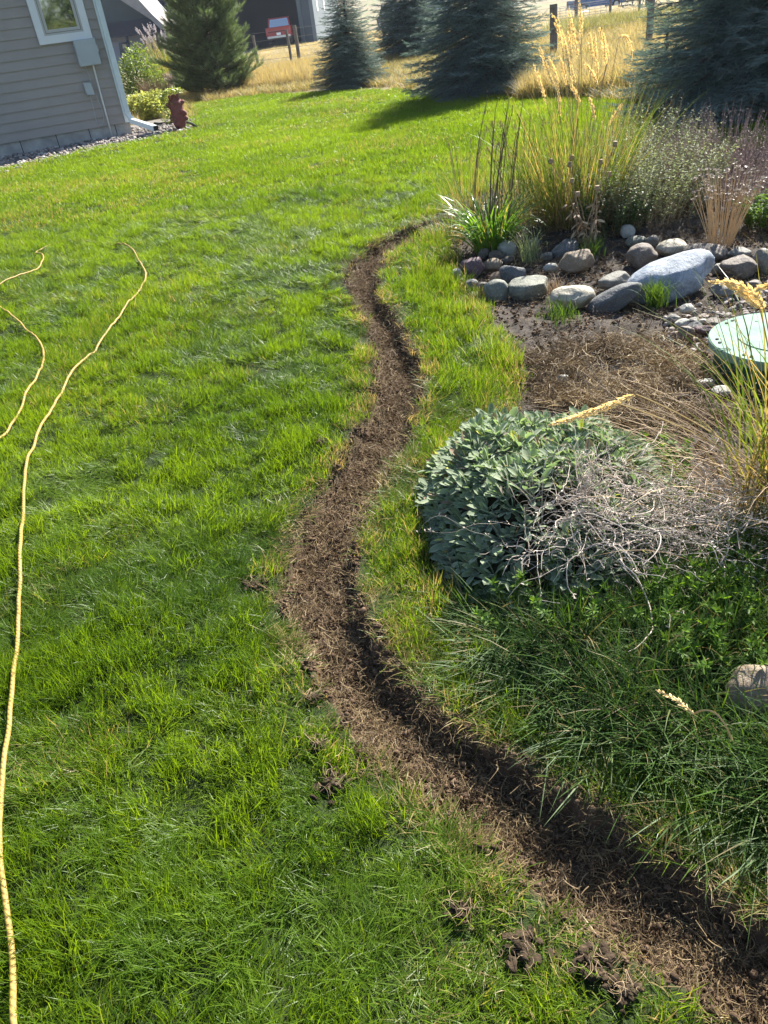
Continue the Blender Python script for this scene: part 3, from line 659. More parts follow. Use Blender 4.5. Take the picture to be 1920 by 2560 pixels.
# corner board and downspout
mb = MB(); mb.box(.004, .10, .0225, .032, FH, WH); mb.build('corner_board', M_trim, house)
mb = MB()
for (z0, z1, dx) in ((FH + .12, .75, 0), (.75, 1.35, .003), (1.35, 2.2, 0), (2.2, WH, .003)): mb.box(-.012 - dx, .072 + dx, .03, .10 + dx, z0, z1)
for kx in (.01, .03, .05): mb.box(kx - .004, kx + .004, .1, .106, FH + .14, WH)
dsp = mb.build('downspout', M_trim, house)
mb = MB()
v = []
for (cx, cy, cz, s_) in ((.03, .065, FH + .16, .038), (.0, .11, FH + .02, .04), (-.32, .44, .06, .042)):
    v += [(cx - s_, cy + s_ * .3, cz - s_), (cx + s_, cy - s_ * .3 + .02, cz - s_), (cx + s_, cy - s_ * .3 + .02, cz + s_), (cx - s_, cy + s_ * .3, cz + s_)]
mb.add(v, quads=[(a + i, a + (i + 1) % 4, a + 4 + (i + 1) % 4, a + 4 + i) for a in (0, 4) for i in range(4)])
mb.build('extension', M_trim, dsp)
mb = MB(); mb.add([np.array(p) * 1 + np.array([-.004, .004, 0]) for p in v[8:12]], quads=[(0, 1, 2, 3)]); mb.build('outlet_shade', M_dark, dsp)  # dark sheet across the outlet, coloured as the shade inside the pipe
# utility boxes and conduit
bx, bz = W_(213, 148); bx2, bz2 = W_(196, 112)
bw = .33; bxc, bzc = W_(213, 129)
mb = MB(); mb.box(bxc - .15, bxc + .17, .0225, .11, bzc - .20, bzc + .17); mb.box(bxc - .19, bxc + .17, .112, .145, bzc - .21, bzc + .18); mb.box(bxc - .21, bxc - .17, .03, .12, bzc - .03, bzc + .08)
ub = mb.build('utility_box', M_grey, house)
md = ub.modifiers.new('bevel', 'BEVEL'); md.width = .012; md.segments = 2
sxc, szc = W_(220, 220)
mb = MB(); mb.box(sxc - .07, sxc + .07, .0225, .07, szc - .09, szc + .09); mb.prism([(sxc - .06, szc - .10), (sxc + .06, szc - .10), (sxc + .06, szc + .08), (sxc - .06, szc + .08)], .0705, .10)
jb = mb.build('junction_box', M_grey, house); md = jb.modifiers.new('bevel', 'BEVEL'); md.width = .01; md.segments = 2
p0 = W_(228, 150); p1 = W_(281, 348)
mb = MB(); mb.tube([(p0[0], .05, p0[1]), ((p0[0] + p1[0]) / 2 , .05, .8), (p1[0], .055, -.05)], .014, 8); cd = mb.build('conduit', M_wtrim, house, smooth=True)
mb = MB()
for pts in ([(209, 150), (214, 172), (222, 190), (228, 209)], [(223, 231), (232, 270), (240, 305), (248, 313), (257, 308), (259, 285), (247, 258), (237, 232)]):
    q_ = [W_(*p) for p in pts]; xs = np.linspace(0, len(q_) - 1, 28); qa = np.array(q_)
    P = np.stack([np.interp(xs, range(len(q_)), qa[:, 0]), np.full(28, .045), np.interp(xs, range(len(q_)), qa[:, 1])], -1)
    for _ in range(3): P[1:-1] = (P[:-2] + 2 * P[1:-1] + P[2:]) / 4
    mb.tube(P, .0045, 5)
mb.build('cable', M_grey, house, smooth=True)
# splash stones below the downspout, black edging of the gravel bed
o = G(352, 343); mb = MB(); stone(mb, (0, 0, .03), (.42, .2, .06), .3, (0, 0), 5, .15, 3, ang=.3)
sp_ = mb.build('paving_stone', plain('flagstone', (.17, .14, .13), .9, .2, var=.3, sc=9, bump=.5), label='flat dark stone on the gravel beneath the downspout outlet', cat='stone'); sp_.location = o
P = np.array([G(*p) for p in [(388, 314), (400, 315), (420, 313), (445, 311), (468, 311), (483, 316), (490, 322)]]) + np.array([0, 0, .04])
mb = MB(); mb.tube(P, .022, 6); mb.build('garden_edging', M_dark, smooth=True, label='thin black edging strip curving round the far side of the gravel', cat='edging')

# ================================================================== carved figure planter
def sculpt():
    b = G(453, 324); root = empty('carved_planter', b, 0, label='reddish brown carved figure post with leafy vine on top beside the gravel', cat='garden ornament')
    mr = rockmat('red_brown_carving', (.16, .045, .038), (.24, .085, .07), (.30, .14, .12))
    mb = MB()
    v, f = ICO[4]; z = (v[:, 2] + 1) / 2
    prof = np.interp(z, [0, .05, .2, .35, .5, .62, .75, .85, 1], [.8, 1, 1.02, 1.1, 1.0, .98, 1.12, .95, .7])
    ang = np.arctan2(v[:, 1], v[:, 0]); rr = np.sqrt(np.maximum(0, 1 - np.abs(v[:, 2]) ** 6)) * .115 * prof
    nn = 1 + .5 * noise3(v * np.array([1, 1, 2.2]), 2.4, 4)
    w_ = np.stack([rr * nn * np.cos(ang), rr * nn * np.sin(ang), z * .56], -1); mb.add(w_, tris=f)
    for (x, y, zz, sx, sy, sz, t) in ((.115, -.02, .42, .13, .09, .07, -.5), (-.12, -.02, .40, .12, .09, .07, .5), (.12, -.05, .26, .10, .08, .10, .4), (.135, -.02, .17, .07, .09, .08, 0), (-.12, 0, .2, .06, .08, .10, .1), (.06, -.10, .30, .1, .05, .12, .3), (-.04, -.11, .12, .10, .06, .12, 0), (.0, -.115, .44, .12, .06, .07, 0), (-.05, -.1, .52, .06, .06, .09, 0), (.08, -.06, .53, .05, .06, .1, .2)):
        stone(mb, (x, y, zz), (sx, sy, sz), 0, (0, t), int(zz * 100), .4, 3)
    mb.build('body', mr, root, smooth=True)
    mb = MB(); gg = np.random.default_rng(5); n = 900
    a = gg.uniform(0, 6.28, n); r = .19 * np.sqrt(gg.random(n)); dz = gg.random(n)
    pos = np.stack([r * np.cos(a), r * np.sin(a), .60 + .07 * gg.random(n) - r * .2], -1)
    m = gg.random(n) < .5; pos[m, 0] = -.15 + .08 * gg.normal(0, .6, m.sum()); pos[m, 1] = gg.normal(0, .09, m.sum()); pos[m, 2] = .58 - .45 * gg.random(m.sum()) ** 1.4; pos[m, 0] -= .03
    blades(mb, pos, gg.uniform(0, 6.28, n), gg.uniform(.5, 1.8, n), gg.uniform(1.2, 2.6, n), gg.uniform(.03, .05, n), gg.uniform(.02, .035, n), gg.random(n), 3, prof='leaf', rg=gg)
    mb.build('vine', foliage('vine_leaves', (.06, .10, .03), (.40, .46, .12), trans=.4), root)
sculpt()

# ================================================================== trees
def conifer(name, h, R, seed, mat, nb=120, twl=.16, ndl=28, nlen=.020, nwid=.0045, droop=.35, base=.12, pine=False, lat=9, label='', group=None, loc=(0, 0, 0), rz=0, gap=.0, skirt=1.0):
    g = np.random.default_rng(seed); root = empty(name, loc, rz, label=label, cat='tree', group=group)
    mb = MB(); zz = np.linspace(0, h, 14); path = np.stack([.02 * np.sin(zz * 1.7), .02 * np.cos(zz * 1.3) - .02, zz - .08], -1)
    mb.tube(path, np.linspace(.032 * h * .75 + .02, .008, 14), 9)
    # needle template along +x
    T = []; F = []
    for i in range(ndl):
        s = (i + .5) / ndl; a = i * 2.4 + g.uniform(-.3, .3); fw = .75 if not pine else .95
        nl = nlen * g.uniform(.8, 1.15); bx_ = s * twl if not pine else twl * (.35 + .65 * s)
        d = np.array([fw, cos(a) * (1.1 - fw * .4), sin(a) * (1.1 - fw * .4)]); d /= np.linalg.norm(d)
        if pine and s > .8: d = d + np.array([1.2, 0, 0]); d /= np.linalg.norm(d)
        sd = np.cross(d, [1, .3, .2]); sd /= np.linalg.norm(sd); p = np.array([bx_, 0, 0]); k = len(T)
        T += [p - sd * nwid / 2, p + sd * nwid / 2, p + d * nl]; F.append((k, k + 1, k + 2))
    T = np.array(T); tc = np.tile([0, 0, 1.], ndl)
    pos, dirs, scl, rn = [], [], [], []; BP = []; BR = []
    LP = []; LR = []
    for b in range(nb):
        u = (b + g.random()) / nb
        z = base * h + (1 - base) * h * (1 - (1 - u) ** (.62 if not pine else .8)) * .985
        q_ = 1 - z / h
        L = R * (q_ ** (.82 if not pine else .55)) * g.uniform(.8, 1.12) * (skirt if q_ > .8 else 1) * (1.0 if not pine else g.uniform(.7, 1.15)) + .05
        if pine and q_ > .85: L *= .9
        az = b * 2.39996 + g.normal(0, .25)
        n = 9; s = np.linspace(0, 1, n)
        if pine: th = pi / 2 - (-.15 + .55 * s + .55 * (1 - q_))
        else: th = pi / 2 + droop * (q_ * 1.1 - .25) - .25 * s + droop * .9 * np.sin(s * pi) * q_
        st = np.stack([np.sin(th) * cos(az), np.sin(th) * sin(az), np.cos(th)], -1) * (L / n)
        P = np.concatenate([[[0, 0, z]], np.array([0, 0, z]) + np.cumsum(st, 0)])
        BP.append(P); BR.append(np.linspace(.005 + .010 * L, .0025, n + 1))
        bt = g.random() * .35
        tip = st[-1] / np.linalg.norm(st[-1])
        m = max(3, int(lat * L / R + 2))
        for s_ in np.linspace(.16 if not pine else .35, 1, m):
            i0 = s_ * (n); i_ = min(int(i0), n - 1); p = P[i_] + (P[i_ + 1] - P[i_]) * (i0 - i_); dd = P[i_ + 1] - P[i_]; dd = dd / np.linalg.norm(dd)
            sidev = np.cross(dd, [0, 0, 1.]); sidev /= np.linalg.norm(sidev) + 1e-9
            for sg in (-1, 1):
                l = (.42 * L * (1.08 - s_ * .85) * g.uniform(.7, 1.15) + .05)
                ld = dd * (.75 + .5 * s_) + sidev * sg * 1.0 + np.array([0, 0, g.normal(-.12 if not pine else .25, .16)])
                ld /= np.linalg.norm(ld); k = max(1, int(l / (twl * .55)))
                LP.append(np.stack([p + ld * l * tt + np.array([0, 0, -.10 * l * tt * tt * (0 if pine else 1)]) for tt in (0, .5, 1)])); LR.append(np.array([.003, .002, .001]))
                for j in range(k):
                    tt = (j + .2) / k; pp = p + ld * l * tt + np.array([0, 0, -.10 * l * tt * tt * (0 if pine else 1)])
                    for sg2 in ((-1, 1, 0) if j < k - 1 else (0, -1, 1)):
                        sv = np.cross(ld, [0, 0, 1.]); sv /= np.linalg.norm(sv) + 1e-9
                        d2 = ld + sv * sg2 * .8 + g.normal(0, .18, 3) + np.array([0, 0, .12 if not pine else .35])
                        if gap and g.random() < gap: continue
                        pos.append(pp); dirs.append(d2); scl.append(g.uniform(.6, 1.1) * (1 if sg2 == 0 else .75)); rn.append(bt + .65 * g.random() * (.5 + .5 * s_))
        pos.append(P[-1] - tip * twl * .5); dirs.append(tip); scl.append(1.1); rn.append(.7)
    for j in range(8): pos.append(np.array([0, 0, h - .03 * j])); dirs.append(np.array([g.normal(0, .35), g.normal(0, .35), 1.])); scl.append(.9); rn.append(.6)
    tubes(mb, np.stack(BP), np.stack(BR), 5, np.full(len(BP), .3)); 
    tr_ = mb.build('trunk', M_bark, root, smooth=True)
    m2 = MB(); pos = np.array(pos); dirs = np.array(dirs)
    stamp(m2, T, None, F, pos, frame_x(dirs, g.uniform(0, 6.28, len(pos))), np.array(scl), np.array(rn), tc)
    cr = m2.build('crown', mat, root)
    m3 = MB(); tubes(m3, np.stack(LP), np.stack(LR), 3, np.full(len(LP), .3)); m3.build('twigs', M_bark, cr)
    return root
def copy_tree(o, loc, rz, sc, label):
    c = o.copy(); COL.objects.link(c); c.location = loc; c.rotation_euler = (0, 0, rz); c.scale = sc; c['label'] = label
    for ch in list(o.children):
        d = ch.copy(); COL.objects.link(d); d.parent = c
        for g2 in ch.children:
            e = g2.copy(); COL.objects.link(e); e.parent = d
    return c
GS = 'spruces along the far side of the lawn'
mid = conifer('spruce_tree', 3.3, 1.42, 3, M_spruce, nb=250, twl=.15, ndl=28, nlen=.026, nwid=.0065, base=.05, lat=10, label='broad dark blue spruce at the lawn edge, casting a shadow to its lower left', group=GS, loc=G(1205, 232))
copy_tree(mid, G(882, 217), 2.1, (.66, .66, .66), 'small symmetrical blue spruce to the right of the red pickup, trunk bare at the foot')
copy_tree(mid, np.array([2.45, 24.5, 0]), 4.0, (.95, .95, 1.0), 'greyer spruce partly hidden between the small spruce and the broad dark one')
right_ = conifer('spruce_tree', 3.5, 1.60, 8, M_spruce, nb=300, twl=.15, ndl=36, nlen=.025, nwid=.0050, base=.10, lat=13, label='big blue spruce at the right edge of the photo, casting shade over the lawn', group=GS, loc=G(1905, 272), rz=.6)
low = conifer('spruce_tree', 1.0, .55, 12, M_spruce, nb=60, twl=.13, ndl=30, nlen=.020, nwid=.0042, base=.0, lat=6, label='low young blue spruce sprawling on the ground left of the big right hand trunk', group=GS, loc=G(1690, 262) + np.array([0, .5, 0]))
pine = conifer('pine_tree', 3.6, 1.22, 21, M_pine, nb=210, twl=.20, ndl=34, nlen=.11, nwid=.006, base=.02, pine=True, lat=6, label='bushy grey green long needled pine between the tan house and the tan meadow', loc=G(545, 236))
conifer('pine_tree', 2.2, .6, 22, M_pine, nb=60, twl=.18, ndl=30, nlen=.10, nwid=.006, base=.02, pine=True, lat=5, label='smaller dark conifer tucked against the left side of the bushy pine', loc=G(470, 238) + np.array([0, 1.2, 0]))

# leafy shrubs -----------------------------------------------------
def shrub(name, loc, size, n, leaf, mat, label, seed, cat='shrub', stems=14, prof='leaf', up=.0, group=None):
    g = np.random.default_rng(seed); root = empty(name, loc, 0, label=label, cat=cat, group=group)
    d = g.normal(size=(n, 3)); d /= np.linalg.norm(d, axis=1, keepdims=True); d[:, 2] = np.abs(d[:, 2])
    r = g.random(n) ** .35 * (1 + .55 * (fbm(d[:, 0] * 2.2 + seed, d[:, 1] * 2.2 + d[:, 2] * 1.6, 3, seed) - .5))
    pos = d * r[:, None] * np.array(size) * np.array([.5, .5, 1])
    mb = MB(); az = np.arctan2(d[:, 1], d[:, 0]) + g.normal(0, .8, n)
    blades(mb, pos, az, g.uniform(.2, 1.3, n) * (1 - up), g.uniform(.8, 2.1, n) * (1 - up * .6), leaf[0] * g.uniform(.6, 1.3, n), leaf[1] * g.uniform(.7, 1.2, n), np.clip(g.random(n) * .7 + .3 * r, 0, 1), 3, prof=prof, rg=g)
    mb.build('foliage', mat, root)
    mb = MB(); k = stems; P, D = blade_paths(np.zeros((k, 3)), g.uniform(0, 6.28, k), g.uniform(.05, .5, k), g.uniform(.2, .8, k), size[2] * g.uniform(.7, .95, k), 6)
    tubes(mb, P, np.linspace(.010, .002, 7)[None] * max(.3, size[2]), 4, np.full(k, .2)); mb.build('stems', M_dry, root)
    return root
shrub('gold_shrub', G(372, 300) + np.array([-.1, .5, 0]), (1.35, 1.1, .50), 3400, (.07, .05), M_yel, 'low golden yellow shrub behind the downspout outlet', 31)
shrub('green_shrub', G(335, 262) + np.array([-.2, 2.6, 0]), (1.5, 1.2, 1.35), 3600, (.10, .035), M_grn, 'green bush close beside the downspout, in front of the dark neighbouring house', 32)
shrub('pink_tinged_shrub', G(425, 235) + np.array([0, 1.0, 0]), (.75, .6, .50), 1800, (.07, .012), M_straw if False else M_lav, 'small pinkish tan dried shrub above the carved planter', 33)
mead2 = protos('leafy_protos', [tuft('a%02d' % i, M_long, 60, .16, .8, .15, .5, .012, 0, 900 + i, 4) for i in range(6)])
def bigtuft(name, loc, n, R, L, W, mat, label, seed, t=(.12, .55), plumes=0, pl=.2, ph=1.15, pmat=None, cat='ornamental grass', group=None):
    g = np.random.default_rng(seed); root = empty(name, loc, 0, label=label, cat=cat, group=group); mb = MB()
    a = g.uniform(0, 6.28, n); r = R * np.sqrt(g.random(n)); pos = np.stack([r * np.cos(a), r * np.sin(a), 0 * a - .01], -1)
    az = a + g.normal(0, .5, n); t0 = np.abs(g.normal(0, t[0], n)) + r / R * .12; t1 = t0 + np.abs(g.normal(t[1], t[1] * .5, n))
    blades(mb, pos, az, t0, t1, L * g.uniform(.45, 1.1, n), W * g.uniform(.6, 1.2, n), g.random(n), 7, rg=g, p=1.6)
    mb.build('blades', mat, root)
    if plumes:
        mb = MB(); mp = MB()
        a = g.uniform(0, 6.28, plumes); pos = np.stack([R * .5 * np.cos(a), R * .5 * np.sin(a), 0 * a], -1)
        P, D = blade_paths(pos, a, np.abs(g.normal(0, .08, plumes)), g.uniform(.15, .5, plumes), L * ph * g.uniform(.8, 1.1, plumes), 8)
        tubes(mb, P, .0025, 3, g.random(plumes)); mb.build('stems', M_dry, root)
        for i in range(plumes):
            mp = MB(); plume(mp, P[i, -1], P[i, -1] + D[i, -1] / np.linalg.norm(D[i, -1]) * pl + np.array([0, 0, -.01]), pl * .09, 40, g); mp.build('plume', pmat or M_plume, root)
    return root
def plume(mb, a, b, w_, n, g, sag=0.0, mid=None):
    """feathery seed head from a to b"""
    a = np.asarray(a, float); b = np.asarray(b, float); mid_ = (a + b) / 2 if mid is None else np.asarray(mid, float)
    s = np.sort(g.random(n)); P = (1 - s)[:, None] ** 2 * a + 2 * ((1 - s) * s)[:, None] * mid_ + (s ** 2)[:, None] * b
    T = 2 * (1 - s)[:, None] * (mid_ - a) + 2 * s[:, None] * (b - mid_); T /= np.linalg.norm(T, axis=1, keepdims=True)
    d = g.normal(size=(n, 3)); d -= (d * T).sum(1, keepdims=True) * T; d /= np.linalg.norm(d, axis=1, keepdims=True)
    prof = np.sin(np.clip(s * .9 + .08, 0, 1) * pi) ** .6
    L = np.linalg.norm(b - a)
    D = T * 1.3 + d * .8
    tv = np.array([(0, -.5, 0), (.45, 0, .35), (1, 0, 0), (.45, 0, -.35), (0, .5, 0), (.5, .45, 0), (.5, -.45, 0)])
    tv = np.array([(0, 0, 0), (.4, .17, .1), (1, 0, 0), (.4, -.17, .1), (.4, 0, -.2)]); tt = [(0, 1, 2), (0, 2, 3), (0, 3, 4), (4, 3, 2), (0, 4, 1), (4, 2, 1)]
    sc = (w_ * 1.7) * (.5 + .6 * prof) * g.uniform(.7, 1.3, n)
    stamp(mb, tv, None, tt, P + d * (w_ * prof * g.random(n) * .9)[:, None], frame_x(D, g.uniform(0, 6.28, n)), sc, g.random(n))
GG = 'ornamental grasses by the neighbour fence'
bigtuft('ornamental_grass', G(350, 236) + np.array([.35, 4.0, 0]), 700, .5, 1.5, .016, M_mead if False else M_long if False else M_reed, 'tall olive green ornamental grass with white plumes before the neighbouring house', 41, plumes=40, pl=.26, ph=1.05, pmat=foliage('white_plume', (.62, .55, .56), (.85, .80, .80), trans=.4, tint=(1, 1, 1)), group=GG)
bigtuft('ornamental_grass', G(400, 236) + np.array([.1, 2.2, 0]), 650, .45, 1.15, .014, M_reed, 'olive ornamental grass clump nearest to the left side of the pine', 42, plumes=10, pl=.2, pmat=M_lav, group=GG)
bigtuft('ornamental_grass', G(385, 252) + np.array([0, .6, 0]), 420, .35, .62, .012, M_straw if False else M_dry, 'low tan grass clump between the golden shrub and the carved planter', 43, group=GG)

# ================================================================== far buildings, vehicles, fences
def P3(px, py, Y, dy=0.0):
    p = on_plane(px, py, Y); return p + np.array([0, dy, 0])
def nb_house():
    Y = 84.0; o = P3(340, 165, Y); gz_ = float(h_smooth(np.array([o[0]]), np.array([Y]))[0])
    root = empty('neighbour_house', (o[0], Y, gz_), 0, label='dark roofed neighbouring house with grey green gable and pale porch wall, seen past the downspout', cat='house')
    sc = .12055
    def L(zx, zy, Yo=0.0):
        p = on_plane(250 + zx * sc, zy * sc, Y); return p[0] - o[0], p[2] - gz_
    m_gab = plain('board_and_batten', (.050, .068, .070), .8, .2, var=.08, sc=.8)
    m_navy = plain('navy_shingles', (.012, .018, .036), .85, .25, var=.15, sc=2)
    m_pur = plain('purple_grey_shingles', (.026, .025, .040), .9, .2, var=.4, sc=2.2)
    m_lite = plain('pale_shingles', (.33, .30, .29), .9, .2, var=.15, sc=3)  # paler shingle tone for the roof strip
    m_wrap = plain('pale_wall_wrap', (.26, .26, .32), .7, .2, var=.08, sc=1)
    m_post = plain('navy_post', (.02, .025, .045), .6, .3)
    def poly(name, pts, y0, y1, m, parent=None):
        mb = MB(); mb.prism([L(*p) for p in pts][::-1], y0, y1); return mb.build(name, m, parent or root)
    poly('wall', [(-300, 720), (1240, 640), (1330, 1350), (-220, 1500)], .5, 8.5, m_wrap)
    poly('gable', [(-500, 520), (1130, 400), (1000, 330), (380, -60), (-60, -260), (-700, 200)], .2, 8, m_gab)
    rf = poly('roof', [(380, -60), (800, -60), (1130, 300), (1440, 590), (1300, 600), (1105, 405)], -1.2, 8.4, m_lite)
    poly('porch_roof', [(-400, 540), (250, 468), (960, 378), (1105, 402), (1300, 600), (1250, 640), (300, 770), (-350, 860)], -1.0, .15, m_navy)
    poly('wing_roof', [(820, -60), (1480, -60), (1600, 600), (1440, 585), (1135, 300)], 8.5, 14, m_pur)
    poly('wing_wall', [(1260, 640), (1560, 600), (1640, 1250), (1345, 1300)], 9, 14, m_wrap)
    poly('fascia', [(280, 755), (1250, 615), (1380, 600), (1380, 650), (1240, 655), (290, 790)], -1.15, -1.005, m_post)
    for pts in ([(565, 745), (603, 742), (735, 1330), (690, 1340)], [(1232, 655), (1275, 650), (1370, 1200), (1330, 1210)]): poly('post', pts, -.9, -.6, m_post)
    dr = poly('door', [(365, 895), (575, 865), (660, 1300), (440, 1330)], .38, .49, plain('navy_door', (.045, .06, .085), .5, .4))
    poly('pane', [(445, 925), (525, 912), (540, 1000), (460, 1010)], .33, .375, plain('door_pane', (.45, .38, .28), .3, .5), dr)
    wf = poly('window', [(865, 745), (1165, 700), (1240, 1090), (950, 1110)], .40, .49, plain('navy_frame', (.03, .035, .045), .5, .4))
    poly('pane', [(905, 775), (1025, 758), (1080, 1060), (985, 1070)], .34, .395, M_glass, wf)
    poly('pane', [(1050, 755), (1135, 742), (1200, 1050), (1110, 1058)], .34, .395, M_glass, wf)
nb_house()
def box_obj(name, bounds, mat, parent): mb = MB(); mb.box(*bounds); return mb.build(name, mat, parent)
def shed():
    Y = 74.0; a = P3(785, 100, Y); gz_ = float(h_smooth(np.array([a[0]]), np.array([Y]))[0])
    root = empty('barn', (a[0], Y, gz_ - .05), -.12, label='tall dark slate metal barn with an open bay and a pale ribbed right wall', cat='barn')
    mf = plain('slate_metal', (.040, .055, .072), .55, .4, var=.08, sc=.5)
    n = NT('ribbed_pale_metal'); wv = n.n('ShaderNodeTexWave'); wv.inputs['Scale'].default_value = 1.6; wv.bands_direction = 'Y'; n.l(n.coord(), wv.inputs[0]); mp = n.done(n.princ(n.mix((.11, .13, .145), (.17, .195, .21), wv.outputs[0]), .5, .4, 0, n.bump(wv.outputs[0], .4, .05)))
    mi = plain('bay_interior', (.030, .042, .062), .8, .2, var=.1, sc=.5); mt = plain('slate_trim', (.065, .09, .105), .5, .4)
    H_ = 8.2; 
    mb = MB(); mb.box(-10.4, -8.75, 0, .25, -.6, H_); mb.box(-.95, -.02, 0, .25, -.6, H_); mb.box(-8.75, -.95, 0, .25, 5.6, H_); mb.build('front_wall', mf, root)
    mb = MB(); mb.box(-.02, .18, .02, 22, -.6, H_); mb.box(.18, .28, 0, .3, -.6, H_); mb.build('side_wall', mp, root)
    mb = MB(); mb.box(-10.4, -.03, 11.8, 12, -.6, H_); mb.box(-10.4, -10.2, .26, 11.79, -.6, H_); mb.box(-.22, -.03, .26, 11.79, -.6, H_); mb.build('inner_wall', mi, root)
    for bb in ((-8.95, -8.7, -.08, -.003, -.6, 5.5), (-1.0, -.72, -.08, -.003, -.6, 5.5), (-9.9, -9.6, -.3, -.003, -.6, H_)): box_obj('trim_post', bb, mt, root)
    mb = MB(); mb.prism([(-10.7, H_), (.5, H_), (-5, H_ + 3)], -.5, 22); mb.build('roof', mf, root)
    mw = plain('white_window', (.75, .78, .8), .3, .6)
    for yy in (3.2, 8.5): box_obj('window', (.185, .22, yy, yy + .9, 2.2, 3.6), mw, root)
    box_obj('threshold', (-10.6, .4, -1.6, -.1, -.5, .03), plain('apron_concrete', (.42, .40, .38), .9, .2), root)
    return root
shed()

def vehicle(name, loc, rz, paint, label, kind='pickup', cat='pickup truck', extra=True):
    """built along +x (front), y across, metres"""
    root = empty(name, loc, rz, label=label, cat=cat)
    W = .96; LL = 5.5
    if kind == 'pickup':
        low = [(-2.75, .55), (-2.75, 1.12), (-.72, 1.12), (-.70, 1.05), (.95, 1.05), (1.35, 1.02), (2.55, .93), (2.72, .75), (2.75, .5)]
        cab = [(-.70, 1.05), (-.55, 1.72), (.25, 1.76), (.95, 1.08)]
        glassp = [(-.52, 1.12), (-.43, 1.64), (.22, 1.68), (.74, 1.12)]
    else:
        low = [(-2.35, .5), (-2.4, 1.0), (1.1, 1.05), (2.2, .95), (2.4, .7), (2.4, .45)]
        cab = [(-2.3, 1.0), (-2.05, 1.72), (.2, 1.76), (1.1, 1.05)]
        glassp = [(-2.1, 1.1), (-1.92, 1.62), (.16, 1.66), (.85, 1.1)]
    xw = (-1.75, 1.75) if kind == 'pickup' else (-1.5, 1.55)
    # arches cut into the lower outline
    bot = []
    for c in xw[::-1]:
        bot += [(c + .44, .42)] + [(c + .44 * cos(t), .42 + .40 * sin(t)) for t in np.linspace(.25, pi - .25, 7)] + [(c - .44, .42)]
    pts = low + bot
    def skin(pts, y0, y1, top=None):
        mb = MB(); import mathutils
        tri = mathutils.geometry.tessellate_polygon([[mathutils.Vector((p[0], p[1], 0)) for p in pts]])
        n = len(pts); t_ = [(p[2] if len(p) > 2 else 0) for p in pts]
        v = [(p[0], y0 + ti, p[1]) for p, ti in zip(pts, t_)] + [(p[0], y1 - ti, p[1]) for p, ti in zip(pts, t_)]
        mb.add(v, quads=[(i, (i + 1) % n, n + (i + 1) % n, n + i) for i in range(n)], tris=[tuple(t) for t in tri] + [tuple(n + i for i in t[::-1]) for t in tri]); return mb
    mbd = skin(pts, -W, W)
    mbd2 = skin([(cab[0][0], cab[0][1], .04), (cab[1][0], cab[1][1], .17), (cab[2][0], cab[2][1], .17), (cab[3][0], cab[3][1], .05)], -W, W)
    body = mbd.build('body', paint, root); m = body.modifiers.new('bevel', 'BEVEL'); m.width = .04; m.segments = 2; m.limit_method = 'ANGLE'
    cb = mbd2.build('cab', paint, root); m = cb.modifiers.new('bevel', 'BEVEL'); m.width = .03; m.segments = 2
    for sg in (-1, 1):
        mb = MB(); sl = lambda z: .04 + (z - 1.05) / .7 * .13 - .006
        v = [(p[0], sg * (W - sl(p[1])), p[1]) for p in glassp] + [(p[0], sg * (W - sl(p[1]) - .02), p[1]) for p in glassp]
        mb.add(v, quads=[(0, 1, 2, 3), (4, 5, 6, 7), (0, 1, 5, 4), (1, 2, 6, 5), (2, 3, 7, 6), (3, 0, 4, 7)]); mb.build('side_window', M_glass, root)
    for (A_, B_, nm) in ((cab[0], cab[1], 'rear_window'), (cab[3], cab[2], 'windscreen')):
        dx = -.006 if nm == 'rear_window' else .006
        mb = MB(); f = lambda t: (A_[0] + (B_[0] - A_[0]) * t + dx, A_[1] + (B_[1] - A_[1]) * t)
        p, q2 = f(.12), f(.9); mb.add([(p[0], -.78, p[1] + .004), (p[0], .78, p[1] + .004), (q2[0], .70, q2[1] + .004), (q2[0], -.70, q2[1] + .004)], quads=[(0, 1, 2, 3)]); mb.build(nm, M_glass, root)
    if kind == 'pickup': box_obj('bed_cover', (-2.68, -.74, -.84, .84, 1.122, 1.14), M_dark, root)
    for c in xw:
        for sg in (-1, 1):
            v = []; k = 20
            def disc(r0, r1, y0, y1, nm, m_, par):
                mb = MB(); a = np.arange(k) / k * 2 * pi
                R4 = [(r0, y0), (r1, y0), (r1, y1), (r0, y1)]
                vv = np.array([[(c + r * cos(t), y, .38 + r * sin(t)) for t in a] for r, y in R4]).reshape(-1, 3)
                mb.add(vv, quads=[(i * k + j, i * k + (j + 1) % k, ((i + 1) % 4) * k + (j + 1) % k, ((i + 1) % 4) * k + j) for i in range(4) for j in range(k)]); return mb.build(nm, m_, par, smooth=False)
            wh = disc(.235, .38, sg * .72, sg * .95, 'wheel', plain('tyre', (.025, .025, .027), .85, .2), root)
            disc(.01, .234, sg * .78, sg * .93, 'rim', plain('rim', (.5, .5, .52), .35, .6, metal=.7), wh)
    xr = -2.76 if kind == 'pickup' else -2.41
    for sg in (-1, 1):
        box_obj('tail_light', (xr - .02, xr + .1, sg * .90 - .055, sg * .90 + .055, .74, 1.06), plain('tail_lamp', (.35, .03, .03), .3, .6), root)
        box_obj('headlight', (-xr - .16, -xr - .02, sg * .78 - .13, sg * .78 + .13, .66, .80), plain('lamp_glass', (.7, .7, .7), .2, .7), root)
    box_obj('bumper', (xr - .12, xr + .02, -.9, .9, .42, .56), plain('chrome', (.45, .46, .48), .3, .6, metal=.6), root)
    box_obj('number_plate', (xr - .13, xr - .122 if False else xr - .121, -.16, .16, .60, .76), plain('plate', (.7, .7, .72), .5, .4), root)
    if name == 'pickup_truck' and extra: box_obj('tailgate_strip', (xr - .02, xr - .005, -.8, .8, .82, .86), M_dark, root)
    return root
